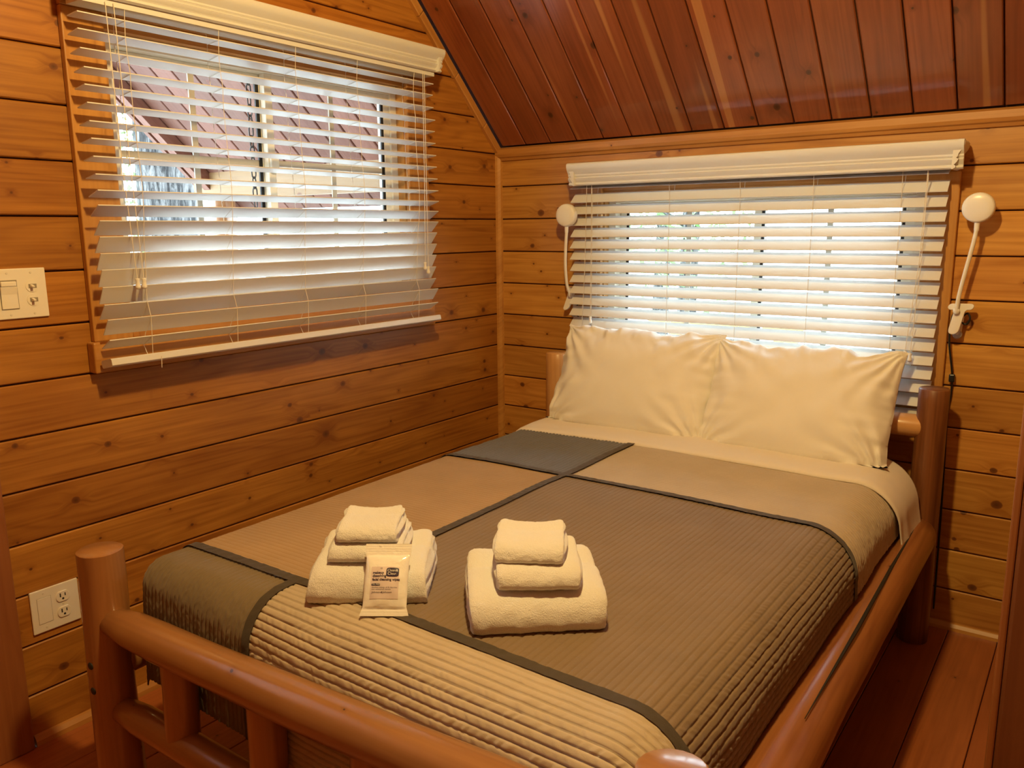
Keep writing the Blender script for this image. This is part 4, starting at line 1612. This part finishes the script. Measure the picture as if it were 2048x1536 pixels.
# ------------------------------------------------------------------ the porch and what lies outside
mb = MB()
mb.box((-40, -40, -0.62), (40, 40, -0.6))
tag(mb.build('ground', M['gravel']), kind='structure')

mb = MB()
mb.box((-2.46, 0.17, -0.25), (-0.11, 0.71, -0.2), ax=0)
pr = MB()
pr.box((-2.45, -4.0, -0.16), (-0.12, 0.25, -0.08), ax=1)
tag(pr.build('porch_deck', M['porch']), kind='structure')
proof = tag(empty('porch_roof', (-1.2, 0, 1.82)), kind='structure')
PSC = 1.82
UE = -0.62           # eave, measured down the slope from y = 0
x = -0.125
while x > -2.44:
    a0, a1 = x - 0.145, x
    pl = [(UE, -(a1 - 0.004)), (Ls - 0.05, -(a1 - 0.004)), (Ls - 0.05, -(a0 + 0.004)), (UE, -(a0 + 0.004))]
    plank(pl, Vector((0, 0, PSC)) - cn * 0.02, cu, (-1, 0, 0), cn, 0.02, M['porch'], proof, bev=0.004)
    x -= 0.145
mb = MB()
mb.prism([(-2.50, UE - 0.02), (XR, UE - 0.02), (XR, Ls + 0.15), (-2.50, Ls + 0.15)], Vector((0, 0, PSC)) - cn * 0.021, (1, 0, 0), cu, -cn, 0.05)
mb.build('roof_deck', M['shingle'], proof)
mb = MB()
mb.prism([(UE - 0.02, -0.09), (Ls, -0.09), (Ls, 0.012), (UE - 0.02, 0.012)], (-2.535, 0, PSC), cu, cn, (1, 0, 0), 0.035)
mb.build('barge_board', M['porch'], proof)
mb = MB()
mb.prism([(UE, 0.0), (Ls, 0.0), (Ls, 0.07), (UE, 0.07)], (-2.36, 0, PSC), cu, cn, (1, 0, 0), 0.06)
mb.build('rafter', M['porch'], proof)
mb = MB()
mb.box((-2.46, 0.225, 1.452), (-0.11, 0.310, 1.602), ax=0)
bm_ = tag(mb.build('porch_beam', M['porch_pine']), 'pale pine beam carrying the porch roof outside the left window', 'beam')
mb = MB()
mb.tube([(-2.25, 0.265, -0.08), (-2.25, 0.265, 1.452)], 0.075, 16, True, 0.04, 3)
tag(mb.build('porch_post', M['log'], smooth=True, auto=0.9), 'round log post under the porch beam outside the left window', 'post')


def chain(x, y, z0, z1):
    root = tag(empty('porch_chain', (x, y, z1)), 'dark hanging chain seen through the left window', 'chain')
    z = z0
    i = 0
    while z > z1:
        mb = MB()
        pts = []
        for k in range(16):
            a = 2 * math.pi * k / 16
            lx = 0.011 * math.cos(a)
            lz = 0.021 * math.sin(a) + (0.006 if math.sin(a) > 0 else -0.006)
            ang_ = 0.3 + (math.pi / 2 if i % 2 else 0)
            pts.append((x + lx * math.cos(ang_), y + lx * math.sin(ang_), z + lz))
        pts.append(pts[0])
        pts.append(pts[1])
        mb.tube(pts, 0.0032, 6, caps=False)
        mb.build('chain_link', M['chain'], root, smooth=True)
        z -= 0.046
        i += 1
    return root


chain(-1.2, -0.29, 2.08, 1.36)

# near tree: only its furrowed trunk shows under the porch eave
tr = tag(empty('tree', (-4.0, 1.03, -0.6)), 'thick furrowed tree trunk standing just beyond the porch', 'tree')
n, m = 70, 64
Z_, A_ = np.meshgrid(np.linspace(-0.6, 7.0, n), np.linspace(0, 2 * math.pi, m), indexing='ij')
rr = 0.245 - 0.012 * Z_ + 0.10 * np.exp(-(Z_ + 0.6) / 0.35)
cth, sth = np.cos(A_), np.sin(A_)
rid = np.abs(vnoise(A_ * 64 / 2 / math.pi * 0.42 % 27 + Z_ * 0.6, Z_ * 2.2, 5) - 0.5) * 2
rr = rr * (1 + 0.10 * (rid - 0.5))
P = np.stack([-4.0 + rr * cth, 1.03 + rr * sth, Z_], -1)
P[:, -1] = P[:, 0]
mb = MB()
mb.grid(P)
for i, f in enumerate(mb.f):
    ii, jj = divmod(i, m - 1)
    u0, u1 = Z_[ii, 0], Z_[ii + 1, 0]
    v0, v1 = jj / m * 1.6, (jj + 1) / m * 1.6
    mb.uv[i] = [(u0, v0), (u1, v0), (u1, v1), (u0, v1)]
mb.build('trunk', M['bark'], tr, smooth=True, fixn=False)


def leaves(mb, c, r, n, size, rnd):
    c = Vector(c)
    for _ in range(n):
        d = Vector((rnd.gauss(0, 1), rnd.gauss(0, 1), rnd.gauss(0, 1))).normalized() * (rnd.random() ** 0.4)
        p = c + Vector((d.x * r[0], d.y * r[1], d.z * r[2]))
        a = Vector((rnd.gauss(0, 1), rnd.gauss(0, 1), rnd.gauss(0, 1))).normalized()
        b = a.cross(Vector((rnd.gauss(0, 1), rnd.gauss(0, 1), rnd.gauss(0, 1)))).normalized()
        s_ = size * rnd.uniform(0.6, 1.3)
        mb.add([p - a * s_, p + b * s_ * 0.45, p + a * s_, p - b * s_ * 0.45], [(0, 1, 2, 3)])


mb = MB()
rl = random.Random(5)
leaves(mb, (-4.0, 1.0, 6.8), (1.8, 1.8, 1.6), 1200, 0.10, rl)
mb.build('foliage', M['leaf'], tr, fixn=False)


def bg_tree(x, y, h, r, mat, label, seed, zc=None):
    rl = random.Random(seed)
    root = tag(empty('background_tree', (x, y, -0.6)), label, 'tree', 'trees outside the cabin')
    mb = MB()
    mb.tube([(x, y, -0.6), (x + 0.05, y, h * 0.5), (x, y + 0.1, h * 0.9)], [0.13, 0.09, 0.03], 10, True, 0.1, seed)
    for k in range(7):
        z = h * (0.3 + 0.08 * k)
        a = rl.uniform(0, 6.28)
        mb.tube([(x, y, z), (x + 0.5 * r * math.cos(a), y + 0.5 * r * math.sin(a), z + 0.25), (x + r * math.cos(a), y + r * math.sin(a), z + 0.35)], [0.03, 0.018, 0.006], 6)
    mb.build('trunk', M['bark'], root, smooth=True)
    mb = MB()
    leaves(mb, (x, y, zc if zc else h * 0.62), (r, r, h * 0.38), 700, 0.065, rl)
    mb.build('foliage', mat, root, fixn=False)


bg_tree(-9.0, 2.2, 5.0, 1.1, M['leaf2'], 'pale leafy tree in the distance beyond the porch trunk', 3, 2.2)
bg_tree(-10.5, 4.6, 5.5, 1.3, M['leaf'], 'green leafy tree in the distance beyond the porch post', 4, 2.4)
bg_tree(-2.0, 6.4, 4.2, 0.8, M['leaf'], 'green leafy tree behind the left pane of the bed window', 5, 1.6)
bg_tree(-3.2, 8.2, 4.6, 1.0, M['leaf2'], 'pale leafy tree far behind the left edge of the bed window', 6, 1.6)

# neighbouring cabin behind the bed window: timber wall under a pale metal roof
cab = tag(empty('neighbour_cabin', (1.6, 7.0, -0.6)), 'neighbouring timber cabin with a pale metal roof seen through the bed window', 'building')
for k in range(9):
    plank([(0.6, -0.6 + k * 0.2 + 0.008), (4.8, -0.6 + k * 0.2 + 0.008), (4.8, -0.6 + (k + 1) * 0.2 - 0.008), (0.6, -0.6 + (k + 1) * 0.2 - 0.008)],
          (0, 7.0, 0), (1, 0, 0), (0, 0, 1), (0, -1, 0), 0.04, M['cabin_wall'], cab, name='siding_board', bev=0.006)
mb = MB()
mb.box((0.6, 7.0, -0.6), (4.8, 9.5, 1.2))
mb.build('wall', M['groove'], cab)
ru = Vector((0, 0.82, 0.57))
mb = MB()
mb.prism([(0.3, 0), (5.1, 0), (5.1, 3.0), (0.3, 3.0)], (0, 6.5, 1.13), (1, 0, 0), ru, Vector((1, 0, 0)).cross(ru), 0.05)
rf = mb.build('roof', M['metal_roof'], cab)
for k in range(12):
    mb = MB()
    xx = 0.45 + k * 0.4
    q = Vector((xx, 6.5, 1.185)) + Vector((0, 0, 0))
    mb.tube([q, q + ru * 3.0], 0.018, 6)
    mb.build('roof_seam', M['seam'], rf)
# wooden picnic bench outside the left pane
pb = tag(empty('picnic_bench', (-0.6, 4.2, -0.6)), 'orange wooden bench outside the left pane of the bed window', 'bench')
for k in range(3):
    mb = MB()
    mb.box((-1.3, 4.0 + k * 0.16, 0.42), (0.1, 4.14 + k * 0.16, 0.46), ax=0)
    mb.build('slat', M['porch_pine'], pb, bevel=0.005)
for xx in (-1.1, -0.15):
    mb = MB()
    mb.box((xx, 4.02, -0.6), (xx + 0.09, 4.44, 0.42), ax=2)
    mb.build('leg', M['porch_pine'], pb, bevel=0.005)
